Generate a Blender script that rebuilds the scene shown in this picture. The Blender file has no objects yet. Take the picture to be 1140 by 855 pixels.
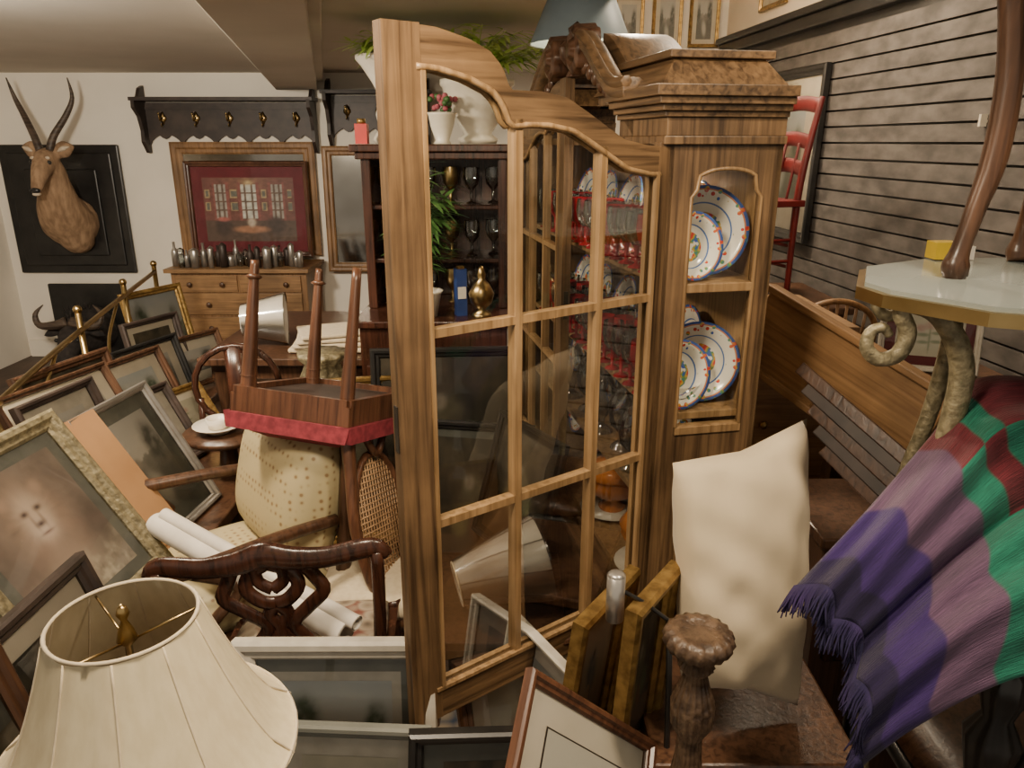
import bpy, bmesh, math, random
from math import sin, cos, pi, radians, sqrt, exp
from mathutils import Vector, Matrix, noise
random.seed(7)
scene = bpy.context.scene
V = Vector

# ------------------------------------------------------------------ materials
def _new(name):
    m = bpy.data.materials.new(name); m.use_nodes = True
    nt = m.node_tree
    return m, nt, nt.nodes['Principled BSDF']
def _ramp(nt, cols, const=False, lo=0.3, hi=0.7):
    r = nt.nodes.new('ShaderNodeValToRGB'); e = r.color_ramp.elements
    if const: r.color_ramp.interpolation = 'CONSTANT'
    n = len(cols)
    while len(e) < n: e.new(0.5)
    for i, c in enumerate(cols):
        e[i].position = (i / n if const else lo + (hi - lo) * i / max(1, n - 1))
        e[i].color = (*c, 1)
    return r
def _coord(nt, scale=(1, 1, 1), out='Object'):
    tc = nt.nodes.new('ShaderNodeTexCoord'); mp = nt.nodes.new('ShaderNodeMapping')
    mp.inputs['Scale'].default_value = scale
    nt.links.new(tc.outputs[out], mp.inputs['Vector']); return mp
def mat(name, c, c2=None, scale=12, stretch=(1, 1, 1), rough=.5, metal=0, bump=0, lo=.35, hi=.65, sheen=0, detail=5):
    m, nt, b = _new(name)
    if c2 is None: c2 = tuple(x * .8 for x in c)
    mp = _coord(nt, stretch); n = nt.nodes.new('ShaderNodeTexNoise')
    n.inputs['Scale'].default_value = scale; n.inputs['Detail'].default_value = detail
    nt.links.new(mp.outputs[0], n.inputs['Vector'])
    r = _ramp(nt, [c2, c], lo=lo, hi=hi)
    nt.links.new(n.outputs['Fac'], r.inputs[0]); nt.links.new(r.outputs[0], b.inputs['Base Color'])
    b.inputs['Roughness'].default_value = rough; b.inputs['Metallic'].default_value = metal
    if sheen: b.inputs['Sheen Weight'].default_value = sheen
    if bump:
        bp = nt.nodes.new('ShaderNodeBump'); bp.inputs['Strength'].default_value = bump; bp.inputs['Distance'].default_value = .01
        nt.links.new(n.outputs['Fac'], bp.inputs['Height']); nt.links.new(bp.outputs[0], b.inputs['Normal'])
    return m
def wood(name, dark, light, rough=.42, axis=2, scale=3.6):
    m, nt, b = _new(name)
    st = [20, 20, 20]; st[axis] = .9
    mp = _coord(nt, st); n = nt.nodes.new('ShaderNodeTexNoise')
    n.inputs['Scale'].default_value = scale; n.inputs['Detail'].default_value = 9; n.inputs['Distortion'].default_value = .6
    nt.links.new(mp.outputs[0], n.inputs['Vector'])
    mid = tuple(a * .4 + c * .6 for a, c in zip(dark, light))
    r = _ramp(nt, [dark, mid, light], lo=.32, hi=.72)
    nt.links.new(n.outputs['Fac'], r.inputs[0])
    mp2 = _coord(nt, (1, 1, 1)); n2 = nt.nodes.new('ShaderNodeTexNoise'); n2.inputs['Scale'].default_value = 5; n2.inputs['Detail'].default_value = 5
    nt.links.new(mp2.outputs[0], n2.inputs['Vector']); r2 = _ramp(nt, [(.62, .62, .62), (1.06, 1.06, 1.06)], lo=.35, hi=.62); nt.links.new(n2.outputs['Fac'], r2.inputs[0])
    mx = nt.nodes.new('ShaderNodeMixRGB'); mx.blend_type = 'MULTIPLY'; mx.inputs[0].default_value = 1
    nt.links.new(r.outputs[0], mx.inputs[1]); nt.links.new(r2.outputs[0], mx.inputs[2]); nt.links.new(mx.outputs[0], b.inputs['Base Color'])
    b.inputs['Roughness'].default_value = rough
    bp = nt.nodes.new('ShaderNodeBump'); bp.inputs['Strength'].default_value = .2; bp.inputs['Distance'].default_value = .004
    nt.links.new(n.outputs['Fac'], bp.inputs['Height']); nt.links.new(bp.outputs[0], b.inputs['Normal'])
    return m
def art(name, cols, scale=6, stretch=(1, 1, 1)):
    m, nt, b = _new(name); mp = _coord(nt, stretch)
    n = nt.nodes.new('ShaderNodeTexVoronoi'); n.inputs['Scale'].default_value = scale; o = n.outputs['Distance']
    nt.links.new(mp.outputs[0], n.inputs['Vector'])
    r = _ramp(nt, cols, lo=.1, hi=.8)
    nt.links.new(o, r.inputs[0]); nt.links.new(r.outputs[0], b.inputs['Base Color']); b.inputs['Roughness'].default_value = .5
    return m
def pane(name, tint=(1, 1, 1), k=1.0, rough=.02):
    m = bpy.data.materials.new(name); m.use_nodes = True; nt = m.node_tree; nt.nodes.clear()
    o = nt.nodes.new('ShaderNodeOutputMaterial'); mx = nt.nodes.new('ShaderNodeMixShader')
    t = nt.nodes.new('ShaderNodeBsdfTransparent'); t.inputs[0].default_value = (*tint, 1)
    g = nt.nodes.new('ShaderNodeBsdfGlossy'); g.inputs['Roughness'].default_value = rough
    f = nt.nodes.new('ShaderNodeFresnel'); f.inputs[0].default_value = 1.45
    mu = nt.nodes.new('ShaderNodeMath'); mu.operation = 'MULTIPLY'; mu.inputs[1].default_value = k
    nt.links.new(f.outputs[0], mu.inputs[0]); nt.links.new(mu.outputs[0], mx.inputs[0])
    nt.links.new(t.outputs[0], mx.inputs[1]); nt.links.new(g.outputs[0], mx.inputs[2]); nt.links.new(mx.outputs[0], o.inputs[0])
    return m

M_oak = wood('oak_honey', (.048, .026, .012), (.19, .112, .052))
M_oakin = wood('oak_inner', (.17, .098, .04), (.35, .22, .105), rough=.35)
M_oakx = wood('oak_honey_x', (.05, .028, .013), (.195, .115, .054), axis=0)
M_mahog = wood('mahogany', (.02, .008, .005), (.07, .026, .015), rough=.25)
M_walnut = wood('walnut', (.035, .016, .009), (.115, .056, .03), rough=.32)
M_redwood = wood('red_brown_wood', (.05, .02, .011), (.145, .062, .032), rough=.32)
M_pine = wood('pine_orange', (.18, .095, .04), (.33, .19, .083), rough=.45, axis=0)
M_pinez = wood('pine_orange_z', (.16, .08, .033), (.29, .16, .068), rough=.45)
M_black = mat('black_wood', (.018, .017, .016), (.008, .008, .008), rough=.35)
M_dark = mat('dark_stain', (.045, .03, .024), (.018, .012, .01), rough=.5)
M_gold = mat('gilt', (.42, .27, .09), (.2, .12, .04), scale=40, rough=.35, metal=.75, bump=.3)
M_brass = mat('brass', (.48, .35, .16), (.34, .24, .10), scale=8, rough=.28, metal=1)
M_antgold = mat('antique_gilt', (.29, .25, .15), (.14, .12, .07), scale=60, rough=.5, metal=.3, bump=.6)
M_silver = mat('pewter', (.5, .48, .45), (.35, .33, .3), rough=.3, metal=.8)
M_wall = mat('plaster_white', (.80, .75, .66), (.74, .69, .60), scale=2.5, rough=.9)
M_wallb = mat('plaster_beige', (.7, .6, .47), (.64, .54, .42), scale=2.5, rough=.9)
M_ceil = mat('ceiling_paint', (.64, .585, .51), (.58, .53, .455), scale=2, rough=.95)
M_floor = wood('floor_boards', (.04, .024, .015), (.1, .06, .04), rough=.5, axis=1)
M_slat = mat('slat_grey', (.115, .102, .092), (.05, .044, .04), scale=7, stretch=(1, 1, 2), rough=.8, bump=.1, detail=9)
M_white = mat('white_ceramic', (.74, .69, .58), (.66, .60, .49), rough=.3)
M_mat = mat('mat_board', (.62, .57, .47), (.56, .51, .41), rough=.9)
M_paper = mat('paper_white', (.70, .66, .59), (.61, .57, .5), rough=.8)
M_glass = pane('window_glass', (.95, .96, .94), .5)
M_pic = pane('picture_glass', (.97, .97, .96), .9)
M_gl2 = pane('glassware', (.84, .88, .88), 4.5)
M_redgl = mat('ruby_glass', (.3, .01, .018), (.16, .0, .01), rough=.1)
M_cream = mat('cream_fabric', (.60, .51, .36), (.53, .44, .3), scale=60, rough=.9, bump=.1, sheen=.2)
M_pillow = mat('pillow_fabric', (.50, .41, .28), (.43, .355, .24), scale=5, rough=.8, bump=.15, sheen=.15)
M_redf = mat('red_damask', (.26, .03, .045), (.15, .015, .025), scale=50, rough=.8)
M_leaf = mat('bamboo_leaf', (.55, .68, .14), (.3, .47, .07), scale=14, rough=.5)
M_leafd = mat('palm_leaf', (.07, .17, .04), (.03, .08, .02), scale=14, rough=.5)
M_kraft = mat('kraft_paper', (.36, .2, .09), (.3, .16, .07), scale=6, rough=.85)
M_plastic = pane('plastic_wrap', (.85, .85, .84), 3.5, .12)
M_greyboard = mat('grey_green_board', (.17, .175, .15), (.12, .125, .11), rough=.7)
M_offw = mat('offwhite_frame', (.5, .47, .4), (.4, .37, .31), scale=20, rough=.5)
M_canvas, _nt, _b = _new('painted_canvas')
_a = _nt.nodes.new('ShaderNodeAttribute'); _a.attribute_name = 'Col'; _nt.links.new(_a.outputs['Color'], _b.inputs['Base Color']); _b.inputs['Roughness'].default_value = .6

# ------------------------------------------------------------------ mesh builder
def rotz(a): return Matrix.Rotation(radians(a), 4, 'Z')
def rotx(a): return Matrix.Rotation(radians(a), 4, 'X')
def roty(a): return Matrix.Rotation(radians(a), 4, 'Y')
def tr(x, y, z): return Matrix.Translation((x, y, z))
def scl(s): return Matrix.Scale(s, 4)
def basis(o, x, z):
    x = V(x).normalized(); z = V(z); z = (z - x * z.dot(x)).normalized(); y = z.cross(x)
    m = Matrix.Identity(4)
    for i in range(3): m[i][0] = x[i]; m[i][1] = y[i]; m[i][2] = z[i]; m[i][3] = o[i]
    return m
def catmull(P, n):
    P = [tuple(p) for p in P]
    if n <= 1 or len(P) < 3: return P
    out = []
    for i in range(len(P) - 1):
        p0 = P[max(i - 1, 0)]; p1 = P[i]; p2 = P[i + 1]; p3 = P[min(i + 2, len(P) - 1)]
        for k in range(n):
            t = k / n
            out.append(tuple(.5 * (2 * b + (c - a) * t + (2 * a - 5 * b + 4 * c - d) * t * t + (3 * b - a - 3 * c + d) * t ** 3) for a, b, c, d in zip(p0, p1, p2, p3)))
    out.append(P[-1]); return out
class MB:
    def __init__(s): s.v = []; s.f = []; s.mi = []; s.sm = []; s.mats = []; s.T = Matrix.Identity(4); s.col = {}
    def add(s, vs, fs, m, smooth=False, T=None):
        T = s.T @ T if T is not None else s.T
        if m not in s.mats: s.mats.append(m)
        k = s.mats.index(m); o = len(s.v)
        s.v += [T @ V(p) for p in vs]
        for f in fs: s.f.append([i + o for i in f]); s.mi.append(k); s.sm.append(smooth)
    def box(s, c, d, m, T=None):
        x, y, z = (q / 2 for q in d)
        vs = [(c[0] + a * x, c[1] + b * y, c[2] + e * z) for a in (-1, 1) for b in (-1, 1) for e in (-1, 1)]
        s.add(vs, [(0, 1, 3, 2), (4, 6, 7, 5), (0, 4, 5, 1), (2, 3, 7, 6), (0, 2, 6, 4), (1, 5, 7, 3)], m, T=T)
    def lathe(s, prof, m, seg=24, T=None, sx=1, sy=1, smooth=True, flute=0, nfl=12):
        vs = []; fs = []
        for r, z in prof:
            for i in range(seg):
                a = 2 * pi * i / seg; rr = r * (1 + flute * cos(nfl * a)); vs.append((rr * cos(a) * sx, rr * sin(a) * sy, z))
        for j in range(len(prof) - 1):
            for i in range(seg):
                k = (i + 1) % seg; fs.append((j * seg + i, j * seg + k, (j + 1) * seg + k, (j + 1) * seg + i))
        s.add(vs, fs, m, smooth, T)
    def tube(s, pts, rad, m, seg=8, sub=4, ref=None, asp=1.0, smooth=True, T=None, cap=True):
        if not isinstance(rad, (list, tuple)): rad = [rad] * len(pts)
        P = catmull([(*p, r) for p, r in zip(pts, rad)], sub)
        vs = []; fs = []; n = None
        for i, p in enumerate(P):
            a = V(P[max(i - 1, 0)][:3]); b = V(P[min(i + 1, len(P) - 1)][:3]); t = (b - a).normalized()
            if ref is not None: n = V(ref) - t * V(ref).dot(t)
            elif n is None: n = (V((0, 0, 1)) if abs(t.z) < .9 else V((1, 0, 0))); n = n - t * n.dot(t)
            else: n = n - t * n.dot(t)
            n.normalize(); bb = t.cross(n); c = V(p[:3]); r = max(p[3], .0004)
            for k in range(seg):
                an = 2 * pi * (k + .5) / seg; vs.append(c + n * (cos(an) * r) + bb * (sin(an) * r * asp))
        for j in range(len(P) - 1):
            for i in range(seg):
                k = (i + 1) % seg; fs.append((j * seg + i, j * seg + k, (j + 1) * seg + k, (j + 1) * seg + i))
        if cap: fs.append(tuple(range(seg))[::-1]); fs.append(tuple(range((len(P) - 1) * seg, len(P) * seg)))
        s.add(vs, fs, m, smooth, T)
    def prism(s, poly, y0, y1, m, T=None):
        n = len(poly); vs = [(x, y0, z) for x, z in poly] + [(x, y1, z) for x, z in poly]
        fs = [tuple(range(n)), tuple(range(n, 2 * n))[::-1]] + [(i, (i + 1) % n, n + (i + 1) % n, n + i) for i in range(n)]
        s.add(vs, fs, m, T=T)
    def slab(s, poly, z0, z1, m, T=None):
        n = len(poly); vs = [(x, y, z0) for x, y in poly] + [(x, y, z1) for x, y in poly]
        fs = [tuple(range(n)), tuple(range(n, 2 * n))[::-1]] + [(i, (i + 1) % n, n + (i + 1) % n, n + i) for i in range(n)]
        s.add(vs, fs, m, T=T)
    def strip(s, top, bot, y0, y1, m):
        for i in range(len(top) - 1):
            s.prism([bot[i], bot[i + 1], top[i + 1], top[i]], y0, y1, m)
    def ball(s, c, r, m, seg=14, T=None):
        if not isinstance(r, (list, tuple)): r = (r, r, r)
        vs = []; fs = []; h = seg // 2
        for j in range(h + 1):
            for i in range(seg):
                th = pi * j / h; a = 2 * pi * i / seg
                vs.append((c[0] + r[0] * sin(th) * cos(a), c[1] + r[1] * sin(th) * sin(a), c[2] + r[2] * cos(th)))
        for j in range(h):
            for i in range(seg):
                k = (i + 1) % seg; fs.append((j * seg + i, (j + 1) * seg + i, (j + 1) * seg + k, j * seg + k))
        s.add(vs, fs, m, True, T)
    def leaf(s, b, d, L, w, droop, m):
        b = V(b); d = V(d).normalized(); side = d.cross(V((0, 0, 1)));
        if side.length < .1: side = V((1, 0, 0))
        side.normalize(); vs = []; n = 5
        for i in range(n + 1):
            t = i / n; p = b + d * (L * t) - V((0, 0, 1)) * (droop * t * t); ww = w * sin(pi * min(1, t * .9 + .08)) * .5
            vs += [p - side * ww, p + side * ww]
        s.add(vs, [(2 * i, 2 * i + 1, 2 * i + 3, 2 * i + 2) for i in range(n)], m, True)
    def canvas(s, x0, x1, z0, z1, y, fn, n=56, gain=1.0):
        o = len(s.v); vs = []
        for j in range(n + 1):
            for i in range(n + 1):
                u = 2 * i / n - 1; v = 2 * j / n - 1; vs.append((x0 + (x1 - x0) * i / n, y, z0 + (z1 - z0) * j / n)); s.col[o + len(vs) - 1] = tuple(max(.005, min(.85, q * gain)) for q in fn(u, v))
        s.add(vs, [(j * (n + 1) + i, j * (n + 1) + i + 1, (j + 1) * (n + 1) + i + 1, (j + 1) * (n + 1) + i) for j in range(n) for i in range(n)], M_canvas)
    def obj(s, name, T=None, bevel=0, parent=None, merge=True):
        me = bpy.data.meshes.new(name); me.from_pydata([tuple(p) for p in s.v], [], s.f)
        for m in s.mats: me.materials.append(m)
        for p, k, q in zip(me.polygons, s.mi, s.sm): p.material_index = k; p.use_smooth = q
        if s.col:
            at = me.color_attributes.new('Col', 'FLOAT_COLOR', 'POINT')
            for i, c in s.col.items(): at.data[i].color = (*c, 1)
        if merge:
            bm = bmesh.new(); bm.from_mesh(me); bmesh.ops.remove_doubles(bm, verts=bm.verts, dist=1e-5)
            bmesh.ops.recalc_face_normals(bm, faces=bm.faces); bm.to_mesh(me); bm.free()
        o = bpy.data.objects.new(name, me); scene.collection.objects.link(o)
        if T is not None: o.matrix_world = T
        if parent: o.parent = parent
        if bevel:
            b = o.modifiers.new('bev', 'BEVEL'); b.width = bevel; b.segments = 2; b.limit_method = 'ANGLE'; b.angle_limit = radians(50)
        return o
def empty(name, T=None):
    e = bpy.data.objects.new(name, None); scene.collection.objects.link(e)
    if T is not None: e.matrix_world = T
    return e
def lean(x, y, z, head=0, back=0, roll=0): return tr(x, y, z) @ rotz(head) @ rotx(-back) @ roty(roll)

# ------------------------------------------------------------------ camera
CZ = 1.7
cam = bpy.data.cameras.new('camera'); co = bpy.data.objects.new('camera', cam); scene.collection.objects.link(co)
co.location = (0, 0, CZ); co.rotation_euler = (radians(72), 0, 0)
cam.sensor_width = 36; cam.lens = 26.2; cam.clip_start = .02; scene.camera = co

# ------------------------------------------------------------------ room shell
b = MB(); b.box((-1, 2.5, -.05), (7, 8, .1), M_floor); b.obj('floor')
b = MB(); b.box((-1.15, 6.05, 1.47), (6.0, .1, 2.95), M_wall); b.obj('wall_back')
b = MB(); b.box((-4.07, 3, 1.47), (.1, 6.2, 2.95), M_wall); b.obj('wall_left')
WR = tr(2.09, 0, 0) @ rotz(-84.74)
b = MB(); b.box((-3.2, .09, 1.47), (6.4, .1, 2.95), M_wallb); b.obj('wall_right', WR)
b = MB()
b.box((-3.05, .03, 1.17), (5.8, .014, 2.3), M_black)
z = .02
while z < 2.26:
    b.prism([(-5.95, z), (-.1, z), (-.1, z + .070), (-5.95, z + .070)], .0, .022, M_slat); z += .080
for i in range(8):
    x = -random.uniform(2.6, 4.4); b.box((x, -.012, .098 + .08 * random.randint(4, 26)), (.012, .03, .045), M_mat)
b.obj('slatwall_panel', WR)
b = MB(); b.prism([(-5.97, 2.30), (-.05, 2.30), (-.05, 2.37), (-5.97, 2.37)], -.03, .035, M_black)
b.prism([(-5.97, 2.37), (-.05, 2.37), (-.05, 2.41), (-5.97, 2.41)], -.06, .035, M_black)
b.obj('trim_crown', WR, bevel=.008)
b = MB(); b.box((-1, 3, 3.0), (6.6, 6.2, .1), M_ceil); b.obj('ceiling')
b = MB(); b.box((-1.83, 3.0, 2.57), (4.4, 6.0, .76), M_ceil); b.obj('ceiling_dropped')
b = MB()
T = basis((-.80, 2.6, 2.13), (-.24, 1, 0), (0, 0, 1))
b.box((1.2, 0, 0), (4.6, .30, .12), M_ceil, T=T); b.box((1.2, .17, .03), (4.6, .05, .06), M_ceil, T=T); b.box((1.2, -.17, .03), (4.6, .05, .06), M_ceil, T=T)
b.obj('trim_ceiling_beam', bevel=.006)
b = MB(); b.box((-1.15, 5.99, .07), (5.7, .02, .14), M_wall); b.obj('baseboard_back')

# ------------------------------------------------------------------ picture frames
def mixc(a, b_, t): t = max(0, min(1, t)); return tuple(p + (q - p) * t for p, q in zip(a, b_))
def fb(x, y, s=1): return noise.fractal(V((x, y, s)), 1.0, 2.0, 4)
def gs(u, v, cx, cy, rx, ry, p=1.0): return exp(-(((u - cx) / rx) ** 2 + ((v - cy) / ry) ** 2) ** p)
def P_portrait(u, v):
    c = mixc((.10, .075, .06), (.30, .25, .21), .5 + .5 * v * .3 + .35 * fb(u * 2, v * 2, 3))
    a = math.atan2(v - .25, u); r = sqrt(u * u + (v - .25) ** 2)
    mane = gs(u, v, 0, .22, .62, .62, 1.6) * (.75 + .45 * fb(a * 3, r * 3, 5)); c = mixc(c, (.42, .31, .24), mane)
    c = mixc(c, (.4, .31, .25), gs(u, v, .02, -.45, .48, .4, 1.3) * .9)
    c = mixc(c, (.62, .51, .42), gs(u, v, 0, .28, .27, .36, 1.5) * .95); c = mixc(c, (.68, .58, .5), gs(u, v, 0, .08, .17, .15, 1.3) * .9)
    for s in (-1, 1):
        c = mixc(c, (.05, .03, .03), gs(u, v, s * .13, .37, .07, .04)); c = mixc(c, (.25, .17, .13), gs(u, v, s * .08, .22, .03, .14) * .6); c = mixc(c, (.42, .31, .24), gs(u, v, s * .33, .62, .11, .1, 1.4))
    c = mixc(c, (.06, .03, .03), gs(u, v, 0, .16, .08, .04)); c = mixc(c, (.1, .05, .05), gs(u, v, 0, .02, .12, .02) * .8)
    fl = max(0, (-.35 - v) * 2.0) * (.4 + 1.0 * max(0, fb(u * 5, v * 5, 9))); c = mixc(c, (.56, .5, .4), fl)
    return mixc(c, (.03, .03, .02), max(0, (-.45 - v)) * max(0, fb(u * 6 + 4, v * 6, 2)) * 1.6)
def P_land(u, v):
    h = .15 + .18 * fb(u * 1.5, 0, 2)
    sky = mixc((.52, .51, .45), (.38, .41, .42), v + .2 * fb(u * 2, v * 3, 4))
    c = sky if v > h else mixc((.28, .29, .23), (.15, .17, .13), (h - v) * 2 + .4 * fb(u * 4, v * 6, 7))
    tr_ = max(gs(u, v, -.6, .3, .28, .45, 2), gs(u, v, .7, .2, .2, .4, 2)) * (1 + .6 * fb(u * 6, v * 6, 1)); c = mixc(c, (.10, .13, .09), tr_)
    c = mixc(c, (.54, .54, .5), gs(u, v, .1 + .2 * v, -.5, .26, .35, 2) * .8)
    return mixc(c, (.4, .3, .22), gs(u, v, .25, .1, .14, .12, 3))
def P_land2(u, v):
    c = P_land(-u * .9, v); g = sum(c) / 3; return mixc((g * 1.08, g * 1.03, g * .93), c, .2)
def P_room(u, v):
    c = (.15, .055, .045) if v > -.35 else (.09, .055, .04)
    c = mixc(c, (.3, .18, .1), .3 * gs(u, v, 0, .9, .5, .4))
    for x, w_ in ((-.62, .12), (.62, .12), (0, .17)):
        if abs(u - x) < w_ and -.3 < v < .8:
            c = (.5, .5, .46) if x == 0 else (.32, .3, .27)
            if abs(abs(u - x) - w_ * .5) < .02 or abs((v + .3) % .27) < .03: c = (.12, .07, .05)
        if .0 < abs(u - x) - w_ < .06 and -.35 < v < .85: c = (.22, .07, .06)
    for x in (-.92, -.36, -.30, .34, .9):
        for z_ in (.1, .5):
            if abs(u - x) < .055 and abs(v - z_) < .13: c = (.36, .27, .14) if abs(u - x) > .035 or abs(v - z_) > .1 else (.12, .12, .1)
    c = mixc(c, (.05, .03, .025), max(gs(u, v, -.6, -.55, .2, .3, 3), gs(u, v, .55, -.5, .22, .3, 3)))
    c = mixc(c, (.33, .16, .09), gs(u, v, 0, -.62, .4, .12, 3)); c = mixc(c, (.5, .42, .34), gs(u, v, .02, -.4, .09, .14, 2)); c = mixc(c, (.4, .12, .1), gs(u, v, -.6, -.3, .14, .07, 2))
    c = mixc(c, (.5, .38, .2), gs(u, v, 0, .85, .1, .08))
    return tuple(k * (1 + .35 * fb(u * 9, v * 9, 2)) for k in c)
def P_bot(u, v):
    c = mixc((.44, .41, .32), (.38, .36, .28), .5 + fb(u * 2, v * 2, 1))
    m = 0
    for x, z_, rx, rz in ((0, -.2, .04, .6), (-.2, .0, .2, .09), (.22, .1, .2, .08), (-.18, -.35, .2, .08), (.2, -.3, .2, .08)): m = max(m, gs(u, v, x, z_, rx, rz, 2))
    c = mixc(c, (.14, .18, .1), m * .85)
    for x, z_ in ((0, .45), (-.28, .3), (.3, .36)): c = mixc(c, (.34, .2, .17), gs(u, v, x, z_, .17, .17, 1.5) * (.8 + .5 * fb(u * 8, v * 8, 3)))
    return c
def P_sea(u, v):
    c = (.52, .5, .43)
    m = gs(u + .3 * v, v, 0, -.05, .42, .5, 2) * (1 + .5 * fb(u * 4, v * 4, 6)); c = mixc(c, (.2, .27, .33), m); c = mixc(c, (.34, .4, .43), gs(u, v, .1, -.2, .15, .3) * .7)
    return mixc(c, (.1, .12, .15), gs(u, v, .0, .35, .1, .1, 2))
def P_still(u, v):
    c = mixc((.04, .038, .03), (.11, .09, .06), .5 + fb(u * 2, v * 2, 8)); c = mixc(c, (.14, .095, .06), .8 if v < -.45 else 0)
    for x, z_, r, k in ((-.3, -.25, .22, (.24, .2, .09)), (.1, -.3, .2, (.2, .1, .06)), (.35, -.15, .22, (.12, .15, .08)), (0, .2, .3, (.15, .14, .09)), (-.1, .35, .12, (.32, .28, .22))): c = mixc(c, k, gs(u, v, x, z_, r, r, 2.5) * (.8 + .4 * fb(u * 6, v * 6, 1)))
    return c
PK = dict(lion=P_portrait, land=P_land, land2=P_land2, room=P_room, bot=P_bot, sea=P_sea, still=P_still)
def frame(name, T, w, h, fw=.03, fd=.025, fm=None, mw=.05, mm=None, kind=None, mw2=0, m2=None, glass=True, am=None):
    """local: x across, z up from bottom, front toward -y"""
    fm = fm or M_gold; mm = mm or M_mat; b = MB()
    prof = [(0, 0), (0, -fd * .8), (fw * .18, -fd), (fw * .45, -fd * .95), (fw * .6, -fd * .65), (fw * .85, -fd * .6), (fw, -fd * .35), (fw, 0)]
    vs = []; fs = []; k = len(prof)
    for cx, cz, sx, sz in ((-w / 2, 0, 1, 1), (w / 2, 0, -1, 1), (w / 2, h, -1, -1), (-w / 2, h, 1, -1)):
        for d, y in prof: vs.append((cx + sx * d, y, cz + sz * d))
    for c in range(4):
        n = (c + 1) % 4
        for i in range(k - 1): fs.append((c * k + i, n * k + i, n * k + i + 1, c * k + i + 1))
    b.add(vs, fs, fm)
    b.box((0, -.0015, h / 2), (w - .004, .003, h - .004), M_kraft)
    def rect(d, y, m): b.add([(-w / 2 + d, y, d), (w / 2 - d, y, d), (w / 2 - d, y, h - d), (-w / 2 + d, y, h - d)], [(0, 1, 2, 3)], m)
    rect(fw * .95, -.0035, mm)
    d = fw + mw
    if mw2: rect(d, -.004, m2); d += mw2
    if am: rect(d, -.0045, am)
    if kind: b.canvas(-w / 2 + d, w / 2 - d, d, h - d, -.005, PK[kind], 90 if kind in ('room', 'lion') else 44)
    if glass: rect(fw * .9, -.0095, M_pic)
    return b.obj(name, T, merge=False)
M_maroon = mat('maroon_mat', (.15, .02, .028), (.11, .014, .02), rough=.8)
M_mirror = mat('old_mirror', (.35, .33, .3), (.25, .23, .2), scale=3, rough=.08, metal=1)

frame('wall_mirror', lean(-2.06, 5.975, .84, 0, 0), 1.1, .86, .09, .03, M_pinez, 0, M_dark, None, am=M_mirror)
frame('framed_interior_print', lean(-2.03, 5.90, .84, 0, 2), .94, .72, .04, .04, M_redwood, .03, M_maroon, 'room', .05, M_maroon)
frame('framed_mirror', lean(-1.2, 5.93, .72, 0, 2), .5, .95, .07, .04, M_pinez, .0, M_dark, None, am=M_mirror)
LF = [
 ('framed_lion_portrait', -1.05, 1.70, .50, 84, 33, .52, .56, .05, M_antgold, .035, M_greyboard, 'lion'),
 ('framed_lithograph', -1.12, 2.3, .44, 84, 28, .42, .50, .028, M_silver, .05, M_greyboard, 'land2'),
 ('framed_landscape_print', -1.55, 2.58, .54, 75, 28, .50, .36, .025, M_walnut, .05, M_mat, 'land2'),
 ('framed_garden_print', -1.60, 3.12, .46, 74, 24, .46, .36, .03, M_walnut, .05, M_mat, 'land'),
 ('small_framed_print', -1.36, 2.98, .46, 66, 35, .34, .26, .03, M_gold, .03, M_mat, 'bot'),
 ('gilt_tall_frame', -2.02, 4.25, .40, 66, 12, .42, .50, .04, M_gold, .0, M_mat, 'land'),
 ('framed_botanical_print', -1.64, 3.80, .46, 62, 22, .38, .28, .03, M_walnut, .05, M_mat, 'land2'),
 ('framed_etching', -1.68, 3.42, .46, 72, 18, .42, .34, .03, M_black, .05, M_mat, 'land2'),
 ('framed_sketch', -1.36, 2.72, .45, 72, 30, .40, .34, .03, M_dark, .04, M_offw, 'land'),
 ('gilt_oil_painting', -1.80, 2.95, .50, 76, 15, .5, .34, .04, M_walnut, .0, M_mat, 'still'),
 ('framed_portrait_print', -1.30, 1.98, .46, 86, 22, .44, .42, .03, M_dark, .05, M_offw, 'still'),
 ('framed_still_life', -1.78, 3.66, .50, 66, 12, .34, .36, .03, M_dark, .03, M_mat, 'still'),
 ('framed_river_print', -1.46, 2.42, .48, 80, 20, .36, .42, .03, M_dark, .05, M_offw, 'land2'),
]
for n, x, y, z, hd, bk, w, h, fw, fm, mw, mm, kd in LF:
    frame(n, lean(x, y, z, hd, bk), w, h, fw, .03, fm, mw, mm, kd)
b = MB(); b.prism([(-.21, 0), (.21, 0), (.21, .5), (-.21, .5)], -.008, 0, M_kraft); b.prism([(-.19, .02), (.19, .02), (.19, .48), (-.19, .48)], -.011, -.008, M_kraft)
b.obj('kraft_backing_board', lean(-1.10, 1.985, .47, 82, 33))
for i, (x, y, z, hd, bk, w, h, fm, kd) in enumerate([(-.92, 1.25, .25, 88, 18, .7, .52, M_dark, 'still'), (-.86, 1.35, .12, 86, 22, .7, .5, M_walnut, 'land'), (-.80, 1.5, .02, 82, 28, .6, .5, M_dark, 'still'), (-1.0, 1.05, .45, 88, 14, .45, .38, M_walnut, 'still')]):
    frame('stacked_picture_frame', lean(x, y, z, hd, bk), w, h, .04, .03, fm, .05, M_greyboard if i % 2 else M_mat, kd)
b = MB()
b.box((-1.33, 2.0, .42), (.64, 2.0, .05), M_walnut)
for x in (-1.6, -1.06):
    for y in (1.1, 2.0, 2.9): b.box((x, y, .2), (.06, .06, .4), M_walnut)
b.box((-1.33, 2.0, .12), (.58, 1.9, .03), M_dark)
b.obj('low_wooden_bench', bevel=.006)
b = MB()
b.box((-1.73, 3.7, .42), (.36, 1.3, .05), M_walnut)
for x in (-1.87, -1.6):
    for y in (3.12, 4.28): b.box((x, y, .2), (.05, .05, .4), M_walnut)
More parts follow.
